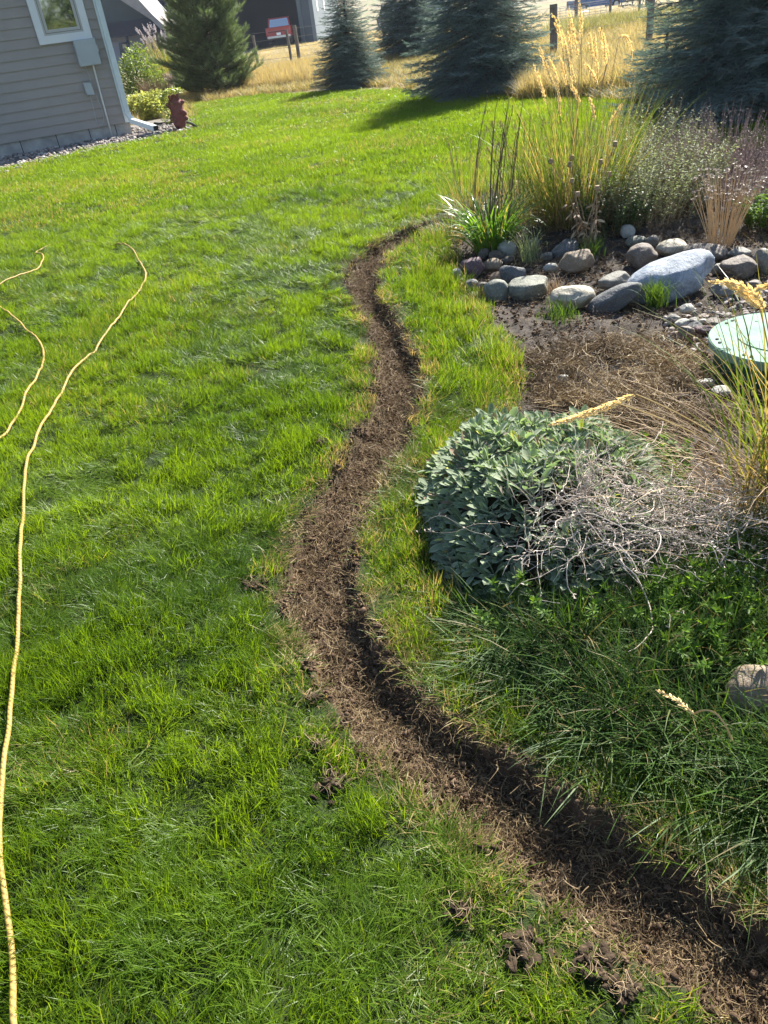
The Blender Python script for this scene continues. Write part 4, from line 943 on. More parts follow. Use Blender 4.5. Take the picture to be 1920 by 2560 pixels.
M_red = plain('red_paint', (.30, .018, .02), .3, .6, var=.05); M_blue = plain('blue_paint', (.025, .10, .28), .35, .6, var=.1); M_navyp = plain('navy_paint', (.025, .05, .14), .35, .6)
def ztop(x, y): return float(h_smooth(np.array([x]), np.array([y]))[0])
p = on_plane(703, 109, 71.5); vehicle('pickup_truck', (p[0], 74.0, p[2]), pi / 2 - .02, M_red, 'red pickup parked tail out in the open bay of the dark barn')
p = on_plane(1490, 27, 92); vehicle('pickup_truck', (p[0], 92.0, p[2]), 0.12, M_blue, 'bright blue pickup standing side on in the tan field beyond the wire fence')
p = on_plane(1040, 78, 62); vehicle('dark_car', (p[0], 62, p[2]), 0.25, M_navyp, 'dark navy car glimpsed between the hidden spruce and the broad spruce', 'suv', 'car')
p = on_plane(1098, 72, 66); vehicle('pale_car', (p[0], 66, p[2]), 0.1, plain('white_paint', (.7, .7, .7), .3, .6), 'white car mostly hidden behind the broad dark spruce', 'suv', 'car')

# fences: each post a thing
M_post = plain('weathered_post', (.17, .145, .125), .9, .2, var=.3, sc=9, bump=.6, bsc=30, bd=.02)
M_wire = plain('fence_wire', (.10, .10, .095), .8, .2)
def fence_run(pts, r, hgt, wires, name, label, group=None, rw=.006, lab=None):
    root = empty(name, pts[0], 0, label=label, cat='fence', group=group); o = np.array(pts[0])
    for i, p in enumerate(pts):
        mb = MB(); q_ = np.array(p) - o; hh = hgt * (1 + .08 * sin(i * 5.1)); mb.tube([q_ + [0, 0, -.2], q_ + [.01, 0, hh / 2], q_ + [.02 * sin(i * 3), 0, hh]], r * (1 + .15 * cos(i * 2)), 8); mb.build('post', M_post, root, smooth=False)
    for wz_ in wires:
        mb = MB(); 
        mb.tube([np.array(p) - o + [0, -r, wz_] for p in pts], rw, 3); mb.build('wire', M_wire, root)
def gp(px, py, Y): x = on_plane(px, py, Y)[0]; return (x, Y, ztop(x, Y))
fence_run([gp(560, 140, 33.5), gp(640, 135, 33), gp(723, 120, 32.6), gp(745, 130, 31.5), gp(860, 110, 32), gp(960, 95, 32)], .055, 1.25, (.35, .65, .95, 1.2), 'wire_fence', 'wood post and wire fence in front of the red pickup and the barn')
fence_run([gp(1180, 140, 18.6), gp(1383, 160, 18.2), gp(1620, 130, 19), gp(1800, 120, 20), gp(2000, 110, 21)], .085, 1.15, (.3, .55, .8, 1.0), 'wire_fence', 'nearer wire fence with a thick dark post behind the golden plumes', rw=.0025)
fence_run([gp(1440, 40, 42), gp(1525, 30, 43), gp(1598, 20, 44), gp(1700, 10, 45)], .07, 1.35, (.4, .8, 1.2), 'wire_fence', 'distant post and wire fence before the blue pickup', rw=.008)
fence_run([gp(1616, 12, 62), gp(1622, 12, 62.5), gp(1628, 11, 63), gp(1634, 11, 63.5)], .09, 1.5, (.5, 1.1), 'picket_row', 'four close set wooden posts at the top right in the field')
# wire gate panel leaning behind the plumes
def gatepanel():
    b = gp(1450, 95, 40); root = empty('stock_panel', b, .1, label='silvery wire mesh stock panel in the weeds below the blue pickup', cat='wire panel')
    mb = MB()
    for i in range(10): mb.tube([(-1.2 + i * .27, 0, 0), (-1.2 + i * .27, .05, .75)], .008, 4)
    for j in range(8): mb.tube([(-1.22, .005 * j, .05 + j * .098), (1.24, .005 * j, .05 + j * .098)], .007, 4)
    mb.build('grid', plain('galvanised', (.22, .24, .24), .4, .5, metal=.5), root)
gatepanel()
def whiteboard():
    p = on_plane(1480, 46, 78); mw = plain('white_sheet', (.55, .55, .55), .6, .3)
    mb = MB(); mb.add([(-1.0, 0, .62), (.1, -.3, .02), (.4, .2, .30), (-.3, .5, .66), (-1.0, .03, .60), (.1, -.27, 0), (.4, .23, .28), (-.3, .53, .64)], quads=[(0, 1, 2, 3), (7, 6, 5, 4), (0, 4, 5, 1), (1, 5, 6, 2), (2, 6, 7, 3), (3, 7, 4, 0)])
    mb.add([(.5, .1, .1), (1.2, 0, .05), (1.1, .4, .5), (.6, .4, .55), (.5, .14, .08), (1.2, .04, .03), (1.1, .44, .48), (.6, .44, .53)], quads=[(0, 1, 2, 3), (7, 6, 5, 4), (0, 4, 5, 1), (1, 5, 6, 2), (2, 6, 7, 3), (3, 7, 4, 0)])
    o = mb.build('white_panel', mw, label='bent white sheet lying in the grass under the blue pickup', cat='sheet'); o.location = (p[0], 78, p[2])
    p = on_plane(1560, 42, 76); root = empty('dark_feeder', (p[0], 76, p[2]), .2, label='dark green square feeder bin standing in the field right of the blue pickup', cat='bin')
    mg = plain('dark_green', (.035, .05, .04), .7, .3); box_obj('bin', (-.35, .3, -.3, .3, 0, .75), mg, root); box_obj('lid', (-.42, .42, -.36, .36, .753, .87), mg, root)
    p = on_plane(1600, 18, 66); root = empty('hay_rake', (p[0], 66, p[2]), .1, label='old wheeled hay rake beside the four close set posts', cat='farm implement')
    for sx in (-1.0, -.2, .9):
        mb = MB(); a = np.linspace(0, 2 * pi, 22); mb.tube(np.stack([sx + .45 * np.cos(a), 0 * a, .45 + .45 * np.sin(a)], -1), .035, 5, caps=False)
        for t in np.linspace(0, pi, 5)[:-1]: mb.tube([(sx - .45 * cos(t), 0, .45 - .45 * sin(t)), (sx + .45 * cos(t), 0, .45 + .45 * sin(t))], .015, 4)
        mb.build('wheel', M_post, root)
    mb = MB(); mb.tube([(-1.3, 0, .5), (1.3, 0, .55)], .05, 6); mb.tube([(-1.1, .2, .9), (1.2, .2, .8)], .03, 5); mb.build('frame', M_post, root)
whiteboard()

# ================================================================== rocks of the bed
TONE = {  # rock tones darkened overall, with the reed grass shade put into colour
 'cream': rockmat('rock_cream', (0.265, 0.237, 0.179), (0.437, 0.398, 0.302), (0.484, 0.459, 0.378), .8), 'grey': rockmat('rock_grey', (0.117, 0.115, 0.096), (0.203, 0.191, 0.165)),
 'slate': rockmat('rock_slate', (0.066, 0.069, 0.072), (0.125, 0.126, 0.123)), 'tan': rockmat('rock_tan', (0.156, 0.115, 0.076), (0.250, 0.191, 0.123)),
 'purple': rockmat('rock_purple', (0.082, 0.047, 0.051), (0.133, 0.080, 0.083)), 'brown': rockmat('rock_brown', (0.094, 0.076, 0.062), (0.164, 0.133, 0.106)),
 'green': rockmat('rock_green', (0.101, 0.107, 0.083), (0.187, 0.191, 0.148)), 'pale': rockmat('rock_pale', (0.257, 0.252, 0.220), (0.390, 0.382, 0.329)),
 'blue': rockmat('rock_blue', (.13, .16, .20), (.36, .40, .45), (.50, .53, .56), .55), 'orange': rockmat('rock_orange', (0.234, 0.145, 0.083), (0.312, 0.207, 0.117)) }
ROCKS = [
 (90,780,52,62,'pale','small pale round stone at the far left end of the rock edge'), (170,745,115,112,'purple','maroon purple round rock at the left end of the rock edge'),
 (225,675,52,52,'brown','small grey brown stone beneath the daylily leaves, above the maroon rock'), (345,650,86,90,'pale','pale pointed egg shaped rock right of the daylily base'),
 (290,685,62,52,'brown','brown stone wedged left of the pale pointed rock'), (275,737,92,70,'tan','squarish dark tan rock beneath the pale pointed rock'),
 (345,705,60,42,'brown','small flat brown stone under the pale pointed rock'), (370,780,118,98,'slate','dark slate cobble above the big grey green boulder'),
 (290,797,62,56,'orange','small orange tan stone against the dark slate cobble'), (165,835,56,62,'grey','small grey stone lowest at the left end of the rock edge'),
 (225,845,56,52,'brown','small brown stone left of the smooth grey brown boulder'), (295,862,120,112,'green','smooth grey boulder left of the big grey green boulder'),
 (455,852,200,126,'green','big grey green boulder with a dark shaded face, front row'), (685,900,200,112,'cream','cream white cracked boulder in the front row'),
 (705,715,156,108,'tan','smooth tan boulder in the back row below the tall grass'), (640,655,132,92,'slate','slate blue tilted rock behind the smooth tan boulder'),
 (565,745,62,42,'pale','small pale chip left of the smooth tan boulder'), (1030,690,150,128,'brown','large rounded grey brown boulder right of the dead poppy stems'),
 (1000,618,96,54,'green','flat greenish rock on top of the large grey brown boulder'), (955,565,64,68,'pale','small light grey rock at the foot of the tall grass'),
 (1075,615,64,62,'grey','grey rock in shade beneath the grey catmint'), (1180,650,140,80,'cream','oblong pale banded rock in the back row'),
 (1355,670,200,84,'brown','long low brown rock below the dried seed heads'), (1525,675,102,62,'grey','dark grey rock behind the reddish grey boulder'),
 (1530,745,162,124,'brown','reddish grey rounded boulder near the right edge'), (1642,712,84,132,'grey','tall grey boulder cut by the right edge, back row'),
 (1420,752,66,58,'grey','small round grey stone between the blue white boulder and reddish grey boulder'), (895,910,244,130,'slate','long dark slate boulder leaning right of the cream boulder'),
 (890,815,152,82,'grey','speckled dark grey boulder behind the long slate boulder'), (1255,955,70,46,'pale','oval pale grey cobble below the blue white boulder'),
 (1185,1005,62,48,'grey','grey cobble, leftmost of the cobbles near the green cover'), (1230,1027,66,34,'pale','flat light cobble in the cobble row near the green cover'),
 (1285,1017,52,34,'grey','small grey cobble in the middle of the cobble row'), (1292,980,32,32,'brown','tiny brown pebble above the cobble row'),
 (1295,1047,74,48,'slate','dark cobble touching the upright brown cobble'), (1246,1075,82,78,'brown','upright brown grey cobble, nearest of the cobble row'),
 (1355,1062,112,48,'purple','purplish flat cobble beside the rim of the green cover'), (1390,1026,78,42,'brown','brown cobble behind the purplish flat one'),
 (1330,1018,36,26,'pale','tiny pale cobble between the grey and brown cobbles'), (1440,1040,60,36,'grey','grey cobble closest to the green cover rim'),
 (1455,860,130,70,'grey','shaded grey boulder right of the blue white boulder'), (625,1308,52,44,'pale','pale round stone at the lower edge of the dead thatch'),
 (1595,830,70,40,'brown','low brown stone under the right end of the back row'), (480,620,60,50,'slate','slate stone beside the small weedy grass tuft'),
 (545,690,60,34,'grey','flat grey stone behind the small weedy grass tuft'),
 (900,1160,44,30,'grey','lone grey stone in the dark hollow above the thatch'), (1345,1330,90,40,'pale','flat pale stone half buried in thatch below the cover'),
 (1180,1315,64,40,'grey','grey stone in the thatch above the silvery mound'), (1430,1372,90,52,'pale','pale stone beside the arching grass, right of the thatch'),
 (1230,1400,60,36,'brown','brown stone sunk in the thatch behind the silvery mound')]
def rock(px, py, wpx, hpx, tone, label, seed, tilt=(0, 0), rz=None, hs=.92, ds=.85, group='rocks of the garden bed', ang=.32):
    b = G(px, py + hpx * .40); z = proj(b)[2]; m = z / FPX
    Wd, Hd = wpx * m * 1.14, hpx * m * hs * 1.12; Dp = max(Wd * ds * .9, Hd * .8) if Wd < Hd * 2.2 else Wd * .55
    g = np.random.default_rng(seed)
    mb = MB(); stone(mb, (0, 0, 0), (Wd, Dp, Hd), rz if rz is not None else g.uniform(-.25, .25), tilt, seed, .34, 4, ang=ang)
    o = mb.build('rock', TONE[tone], smooth=True, label=label, cat='rock', group=group)
    off = Dp * .32
    o.location = (b[0], b[1] + off, float(h_smooth(np.array([b[0]]), np.array([b[1] + off]))[0]) + Hd * .27)
    return o
for i, (cx, cy, w2, h2, tn, lb) in enumerate(ROCKS):
    ti = {27: (0, -.45), 15: (0, -.4), 28: (0, -.1)}.get(i, (0, random.uniform(-.12, .12)))
    rock(1100 + .4943 * cx, 300 + .4943 * cy, w2 * .4943, h2 * .4943 * (.8 if i in (27, 15) else 1), tn, lb, 1000 + i, ti)
rock(1100 + .4943 * 1195, 300 + .4943 * 800, 205, 105, 'blue', 'large blue white boulder with a pointed left end, in front of the back row', 77, (.12, -.22), .15, .9, .75, ang=.3)
rock(1905, 1755, 140, 175, 'tan', 'grey brown boulder in the long grass at the lower right edge', 78).location.z += .022

# soil clods thrown on the lawn
DIRTLAB = ['brown clod of torn sod on the lawn left of the lower trench', 'dark clod in the notch on the left bank where the trench narrows', 'small dark clod in the grass left of the trench middle', 'clod of dug sod lowest on the left bank near the bottom right',
           'small clump of soil on the left bank above the lowest clods', 'brown soil lump in the grass near the bottom edge', 'crumbled brown patch in the lawn left of the upper bend', 'dry tan clod on the left bank beside the upper trench', 'root bound clod at the bottom edge of the photo', 'small dark crumb of soil right above the torn sod clod']
for i, (c_, r2) in enumerate(zip(DIRT, DR)):
    mb = MB(); g2 = np.random.default_rng(50 + i)
    for k in range(34): stone(mb, g2.normal(0, 1, 3) * np.array([r2 * .5, r2 * .4, .004]) + [0, 0, .010], g2.uniform(.2, .7, 3) * r2 * np.array([1, 1, .55]), g2.uniform(0, 6), (0, 0), i * 20 + k, 1.0, 3)
    n = 22; pos = g2.normal(0, 1, (n, 3)) * np.array([r2 * .55, r2 * .45, .004]) + [0, 0, .02]
    o = mb.build('soil_clod', plain('clod_soil_%d' % i, (.048, .034, .022), .95, .1, var=.6, sc=60, bump=.8, bsc=160, bd=.004), label=DIRTLAB[i], cat='clod', group='clods dug out of the trench'); o.location = (c_[0], c_[1], float(h_full(np.array([c_[0]]), np.array([c_[1]]))[0]) + .006)
    ms = MB(); P, D = blade_paths(pos, g2.uniform(0, 6.28, n), g2.uniform(.9, 1.6, n), g2.uniform(1.0, 2.2, n), g2.uniform(.015, .04, n), 4, 1.0, 1.4, g2)
    tubes(ms, P, .00045, 3, g2.random(n)); ms.build('roots', M_dry, o)

# ================================================================== round green cover
def cover():
    c = G(1905, 868, 0); R_c = .285; zt = .105; e_ = flat(1765, 868, zt); c = np.array([e_[0] + R_c + .035, e_[1] + .0, 0.0])
    root = empty('septic_cover', (c[0], c[1], 0), -.35, label='round pale green plastic tank cover with moulded arrows at the right edge', cat='cover')
    n = NT('pale_green_plastic'); f = n.noise(9, 5, .6); cc = n.mix((.15, .25, .19), (.235, .335, .27), n.ramp(f, [(.3, (0, 0, 0)), (.7, (1, 1, 1))])); cc = n.mix(cc, (.20, .27, .23), n.ramp(n.noise(40, 6, .75), [(.6, (0, 0, 0)), (.8, (.6, .6, .6))]))
    ml = n.done(n.princ(cc, .8, .12, 0, n.bump(n.noise(60, 3), .15, .002)))
    mg = plain('green_riser', (.03, .10, .065), .5, .4, var=.2)
    k = 72; a = np.arange(k) / k * 2 * pi
    def lathe(prof, nm, m_, par, cap=True):
        mb = MB(); v = np.array([[(r * cos(t), r * sin(t), z) for t in a] for r, z in prof]).reshape(-1, 3); n_ = len(prof)
        q_ = [(i * k + j, i * k + (j + 1) % k, (i + 1) * k + (j + 1) % k, (i + 1) * k + j) for i in range(n_ - 1) for j in range(k)]
        if cap: v = np.concatenate([v, [[0, 0, prof[-1][1]]]]); t_ = [((n_ - 1) * k + j, (n_ - 1) * k + (j + 1) % k, n_ * k) for j in range(k)]
        else: t_ = None
        mb.add(v, quads=q_, tris=t_); return mb.build(nm, m_, par)
    lid = lathe([(R_c - .004, zt - .035), (R_c, zt - .012), (R_c, zt - .004), (R_c - .004, zt), (R_c * .62, zt + .002), (R_c * .615, zt + .006)], 'lid', ml, root)
    lathe([(R_c - .03, -.1), (R_c - .03, zt - .036)], 'riser', mg, root, False)
    for t in (.32, .45, 1.4, 1.55, 2.35, 2.5, 3.25, 3.4, 4.0, 4.12, 5.0, 5.15):
        x, y = (R_c - .03) * cos(t), (R_c - .03) * sin(t); mb = MB(); mb.tube([(x, y, zt - .002), (x, y, zt + .004)], .007, 10); mb.build('bolt', M_dark, lid)
    mark = plain('mould_mark', (.10, .15, .13), .7, .2)
    def arrow(t, flip, nm):
        pts = np.array([(0, 0), (.045, .026), (.045, .012), (.12, .012), (.12, -.012), (.045, -.012), (.045, -.026), (0, 0)]) * .85
        if flip: pts = pts * np.array([-1, 1]) + np.array([.1, 0])
        ct, st = cos(t), sin(t); R0 = R_c * .70
        W3 = [((R0 - 0) * ct + (-p[0]) * ct - p[1] * st if not flip else R0 * ct - p[0] * ct - p[1] * st, R0 * st - p[0] * st + p[1] * ct, zt + .0045) for p in pts]
        mb = MB(); mb.tube(np.array(W3), .0016, 4, caps=False); mb.build(nm, mark, lid)
    return root, c, zt, R_c, lid, mark
root_c, cc_, zt_, Rc_, lid_, mark_ = cover()
def lidpt(px, py):
    x, y = flat(px, py, zt_ + .004); v = Vector((x - cc_[0], y - cc_[1], 0)); v.rotate(Matrix.Rotation(.35, 3, 'Z')); return (v.x, v.y, zt_ + .0035)
for pts in ([(1781, 876), (1796, 869), (1802, 872), (1822, 870), (1827, 874), (1804, 876), (1806, 878), (1781, 876)], [(1889, 802), (1885, 809), (1893, 808), (1904, 817), (1911, 815), (1899, 806), (1908, 807), (1889, 802)]):
    mb = MB(); mb.tube(np.array([lidpt(*p) for p in pts]), .0014, 4, caps=False); mb.build('arrow_mark', mark_, lid_)

# ================================================================== lamb's ear mound
def lamb_leaf():
    S_ = 8; U = [-1, -.5, 0, .5, 1]; v = []; tc = []
    for i in range(S_ + 1):
        s = i / S_; wd = .135 * (.28 + .72 * min(1, max(0, (s - .05) / .6)) ** 1.3)
        if s > .70: wd *= max(.06, math.sqrt(max(0, 1 - ((s - .70) / .302) ** 2.4)))
        for u in U:
            v.append((s - .06 * s * s, u * wd, .05 * abs(u) ** 1.6 * (1 - .3 * s) * .9 + .10 * s - .26 * s ** 2.2)); tc.append((s, abs(u)))
    q_ = [(i * 5 + j, i * 5 + j + 1, (i + 1) * 5 + j + 1, (i + 1) * 5 + j) for i in range(S_) for j in range(4)]
    return np.array(v), np.array(q_), np.array(tc)
def lambs(loc):
    g = np.random.default_rng(17); root = empty('lambs_ear', loc, 0, label='mound of silvery grey green felted oval leaves beside the trench', cat='plant')
    tv, tq, tc = lamb_leaf(); mb = MB()
    cxy = []; tries = 0
    while len(cxy) < 430 and tries < 60000:
        tries += 1; a = g.uniform(0, 2 * pi); r = np.sqrt(g.random())
        p = np.array([r * cos(a), r * sin(a)])
        if all(np.hypot(*(p - q_)) > .068 for q_ in cxy): cxy.append(p)
    pos, dirs, scl, rn = [], [], [], []
    A_, B_, H_ = LAMB
    for p in cxy:
        r = np.hypot(*p); rim = 1 + .08 * sin(3 * math.atan2(p[1], p[0]) + 1)
        x, y = p[0] * A_ * rim, p[1] * B_ * rim; nz = fbm(np.array([x * 7 + 3]), np.array([y * 7]), 2, 5)[0]; z = H_ * (1 - r ** 2.6) * (.68 + .62 * nz) + .02
        if nz < .19 or g.random() < .05: continue
        ls = g.uniform(.75, 1.25)
        nrm = np.array([p[0] / A_ * r ** 1.2 * .5 + g.normal(0, .28), p[1] / B_ * r ** 1.2 * .5 + g.normal(0, .28), 1.0]); nrm /= np.linalg.norm(nrm)
        t1 = np.cross(nrm, [0.3, 1, .1]); t1 /= np.linalg.norm(t1); t2 = np.cross(nrm, t1)
        k = int(g.integers(12, 18)); ph = g.uniform(0, 6.28)
        for j in range(k):
            u = (j + .5) / k; a = ph + j * 2.4; el = radians(34 + 50 * u) + g.normal(0, .13)
            d = (t1 * cos(a) + t2 * sin(a)) * cos(el) + nrm * sin(el)
            pos.append(np.array([x, y, z]) - nrm * .035); dirs.append(d); scl.append(ls * g.uniform(.044, .076) * (1.05 - .3 * u)); rn.append(g.random())
    pos = np.array(pos); dirs = np.array(dirs); N = len(pos)
    D = dirs / np.linalg.norm(dirs, axis=1, keepdims=True)
    Rm = frame_x(D, g.normal(0, .3, N)); scl = np.array(scl); rn = np.array(rn)
    n = len(tv); V = np.einsum('nij,nkj->nki', Rm, tv[None] * np.stack([scl, scl * g.uniform(.85, 1.25, N), scl], -1)[:, None]) + pos[:, None]
    c = np.zeros((N, n, 3)); c[..., 0] = tc[:, 0]; c[..., 1] = rn[:, None]; c[..., 2] = tc[:, 1]
    mb.add(V.reshape(-1, 3), quads=(tq[None] + (np.arange(N) * n)[:, None, None]).reshape(-1, 4), c=c.reshape(-1, 3))
    mb.build('leaves', M_lamb, root, smooth=True)
    m2 = MB(); v, f = ICO[3]; v = v * np.array([A_ * .86, B_ * .86, H_ * .62]); m2.add(v, tris=f); m2.build('stems', plain('mound_core', (.035, .035, .022), .95, .1, var=.4, sc=40), root)
LAMB = (.40, .53, .27)
LC = np.array([.50, 1.97, 0.0])
lambs(LC)

# ================================================================== tangle of dead stems, weeds, wisps
def walk(g, start, az, n, L, turn, zt0=.02, zamp=.03):
    a = az + np.cumsum(g.normal(0, turn, n)); st = L / n
    z = np.cumsum(g.normal(0, zamp, n)) * .35; z = z - np.linspace(0, 1, n) * max(0, z[-1])
    P = np.stack([start[0] + np.cumsum(np.cos(a)) * st, start[1] + np.cumsum(np.sin(a)) * st, start[2] + z], -1)
    for _ in range(1): P[1:-1] = (P[:-2] + 2 * P[1:-1] + P[2:]) / 4
    return P
def moundz(x, y):
    r = np.hypot((x - LC[0]) / LAMB[0], (y - LC[1]) / LAMB[1]); return LAMB[2] * np.clip(1 - r ** 2.6, 0, 1)
def tangle():
    g = np.random.default_rng(23); c0 = G(1600, 1300); root = empty('dead_stem_tangle', (c0[0], c0[1], 0), 0, label='pale tangle of curled dead stems over the right side of the silvery mound', cat='dead stems')
    PP, RR2 = [], []
    cen = [flat(1520, 1270, .2), flat(1600, 1330, .15), flat(1700, 1350, .12), flat(1480, 1390, .12), flat(1640, 1240, .16), flat(1780, 1330, .12), flat(1440, 1320, .2)]
    for i in range(440):
        c = cen[int(g.integers(0, len(cen)))]; x, y = c[0] + g.normal(0, .09), c[1] + g.normal(0, .055)
        z = max(moundz(x, y), .12) + g.uniform(-.02, .075)
        P = walk(g, (x, y, z), g.uniform(0, 6.28) if g.random() < .6 else g.normal(0, .5), 16, g.uniform(.08, .34), .30)
        PP.append(P - [c0[0], c0[1], 0]); RR2.append(np.linspace(1, .6, 16) * g.choice([.0006, .0010, .0016, .0023], p=[.3, .36, .24, .10]))
    mb = MB(); tubes(mb, np.stack(PP), np.stack(RR2), 4, g.random(len(PP))); mb.build('stems', M_twig, root, smooth=True)
    # fine dry seed husks along the stems
    A = np.stack(PP).reshape(-1, 3); A = A[g.integers(0, len(A), 2200)]; n = len(A); mb = MB()
    blades(mb, A, g.uniform(0, 6.28, n), g.uniform(0, 2, n), g.uniform(.5, 2.4, n), g.uniform(.006, .016, n), g.uniform(.002, .004, n), g.random(n), 2, rg=g, prof='leaf'); mb.build('husks', M_twig, root)
tangle()
def standing_twigs():
    g = np.random.default_rng(24)
    for (px, py, n, h, lb) in ((1450, 1260, 14, .22, 'sprig of bare branching dead stems rising from the middle of the mound'), (1345, 1290, 7, .2, 'short bare dead sprig on the left half of the silvery mound')):
        x, y = flat(px, py, .2); z0 = moundz(x, y) - .05; root = empty('dead_sprig', (x, y, z0), 0, label=lb, cat='dead stems'); PP = []; RR2 = []
        P0, D0 = blade_paths(g.normal(0, .012, (n, 3)), g.uniform(0, 6.28, n), g.uniform(.1, .5, n), g.uniform(.3, 1.0, n), h * g.uniform(.6, 1.1, n), 9, 1, .8, g)
        mb = MB(); tubes(mb, P0, np.linspace(.0014, .0006, 10), 4, g.random(n))
        for i in range(n):
            for j in range(4, 10, 1):
                k = 1; Q, _ = blade_paths(P0[i, j][None], g.uniform(0, 6.28, 1), g.uniform(.3, 1.2, 1), g.uniform(.5, 1.6, 1), np.array([h * .2]), 4); tubes(mb, Q, .0006, 3, g.random(1))
        mb.build('stems', M_twig, root)
standing_twigs()
def whorl_weeds(name, pts, label, seed, n_each=5, h=.15, leaf=(.022, .0065), group=None):
    g = np.random.default_rng(seed); cx, cy = np.mean([p[0] for p in pts]), np.mean([p[1] for p in pts]); root = empty(name, (cx, cy, 0), 0, label=label, cat='weeds', group=group)
    mb = MB(); ms = MB()
    for p in pts:
        n = n_each; r0 = np.stack([p[0] - cx + g.normal(0, .035, n), p[1] - cy + g.normal(0, .03, n), np.zeros(n)], -1)
        P, D = blade_paths(r0, g.uniform(0, 6.28, n), g.uniform(0, .5, n), g.uniform(.3, .9, n), h * g.uniform(.6, 1.2, n), 6)
        tubes(ms, P, .0012, 3, g.random(n))
        for lv in (2, 3, 4, 5, 6):
            k = 7
            for i in range(n):
                a = np.arange(k) / k * 6.28 + g.uniform(0, 6); pos = np.repeat(P[i, lv][None], k, 0); t = g.uniform(1.0, 1.5, k) - (.5 if lv == 6 else 0)
                blades(mb, pos, a, t, t + .35, leaf[0] * g.uniform(.7, 1.2, k), np.full(k, leaf[1]), g.uniform(0, 1, k), 3, rg=g, prof='leaf')
    mb.build('leaves', M_weed, root); ms.build('stems', M_weed, root)
def rp(n, x0, x1, y0, y1, seed, z=.08):
    g = np.random.default_rng(seed); return [flat(g.uniform(x0, x1), g.uniform(y0, y1), z) for _ in range(n)]
whorl_weeds('leafy_weed', rp(15, 1640, 1900, 1430, 1560, 1), 'bright yellow green leafy weeds in sun right of the dead stem tangle', 61)
whorl_weeds('leafy_weed', rp(6, 1700, 1900, 1600, 1700, 2), 'darker leafy weeds at the lower right, above the shaded long grass', 62)
whorl_weeds('leafy_weed', rp(3, 1330, 1420, 1480, 1540, 3, .10), 'small leafy weeds poking through the front of the silvery mound', 63, n_each=3, h=.2)
whorl_weeds('leafy_weed', rp(9, 1540, 1680, 1500, 1600, 4, .04), 'whorled green weeds directly below the dead stem tangle', 64)
whorl_weeds('leafy_weed', rp(14, 1560, 1720, 1130, 1240, 5), 'low green weeds between the mound and the arching dry grass', 65, h=.12, leaf=(.022, .008))

def strands(name, mat, roots, az, t0, t1, L, W, label, seed, cat, segs=8, prof='grass', p=1.4, part='blades', tubew=None, group=None):
    g = np.random.default_rng(seed); r = np.array(roots); o = r.mean(0); o[2] = 0; root = empty(name, o, 0, label=label, cat=cat, group=group); mb = MB(); n = len(r)
    if tubew: P, D = blade_paths(r - o, az, t0, t1, L, segs, p, .5, g); tubes(mb, P, np.linspace(1, .45, segs + 1) * tubew, 4, g.random(n))
    else: blades(mb, r - o, az, t0, t1, L, W, g.random(n), segs, p, .3, g, prof)
    mb.build(part, mat, root); return root
# dry arching grass sweeping left from the right hand clump
g = np.random.default_rng(29); n = 170; rx, ry = flat(1900, 1230, .1)
strands('dry_arching_grass', M_straw if False else M_dry, np.stack([rx + g.normal(0, .10, n), ry + g.normal(0, .12, n), np.zeros(n)], -1), g.normal(pi * .97, .55, n), g.uniform(.3, .9, n), g.uniform(1.1, 1.9, n), g.uniform(.35, .75, n), g.uniform(.0018, .0035, n), 'dry tan grass arching left over the bed from the right hand clump', 71, 'ornamental grass')
n = 190
rr_ = strands('feather_reed_grass', M_reed, np.stack([rx + .06 + g.normal(0, .07, n), ry - .02 + g.normal(0, .09, n), np.zeros(n)], -1), g.uniform(0, 6.28, n), np.abs(g.normal(.12, .12, n)), g.uniform(.3, 1.5, n), g.uniform(.45, .85, n), g.uniform(.0035, .007, n), 'green and yellow reed grass clump at the right edge with bent plumes', 72, 'ornamental grass')
for i_, (az_, t_) in enumerate(((2.6, 1.0), (2.9, .8), (2.4, .7), (3.2, 1.2), (2.7, .5), (3.0, .35))): pass
def plumed_stem(mb, mp, base, pts, w_, g, n=110, r=.0017):
    """stem from base through 3 points; the last two carry the seed head"""
    a, m_, b = [np.asarray(p, float) for p in pts]; base = np.asarray(base, float)
    s = np.linspace(0, 1, 14)[:, None]; c1 = base + (a - base) * .5 + np.array([0, 0, .06]); P = (1 - s) ** 2 * base + 2 * (1 - s) * s * c1 + s ** 2 * a
    s2 = np.linspace(0, 1, 8)[1:, None]; P2 = (1 - s2) ** 2 * a + 2 * (1 - s2) * s2 * m_ + s2 ** 2 * b
    tubes(mb, np.concatenate([P, P2])[None], r, 4, g.random(1)); plume(mp, a, b, w_, n, g, mid=m_)
def wp(px, py, dist):
    d = ray(px, py); d = d / np.linalg.norm(d); return np.array([0, 0, CAM_H]) + d * dist
mb, mp = MB(), MB(); o = np.array([rx, ry, 0.])
pb = [rx, ry, 0.1]
for (a, m_, b, d1) in (((1822, 775), (1790, 700), (1690, 708), 1.95), ((1812, 772), (1775, 735), (1730, 712), 1.96), ((1925, 750), (1850, 700), (1800, 728), 1.9), ((1512, 985), (1440, 1020), (1385, 1032), 2.0), ((1470, 1008), (1380, 1040), (1300, 1062), 2.02)):
    plumed_stem(mb, mp, np.array(pb) - o, [wp(*a, d1) - o, wp(*m_, d1) - o, wp(*b, d1) - o], .0065, g, 210); mp.build('plume', M_plume, rr_); mp = MB()
mb.build('stems', foliage('stalk_straw', (.40, .30, .14), (.55, .44, .22), trans=.2), rr_)

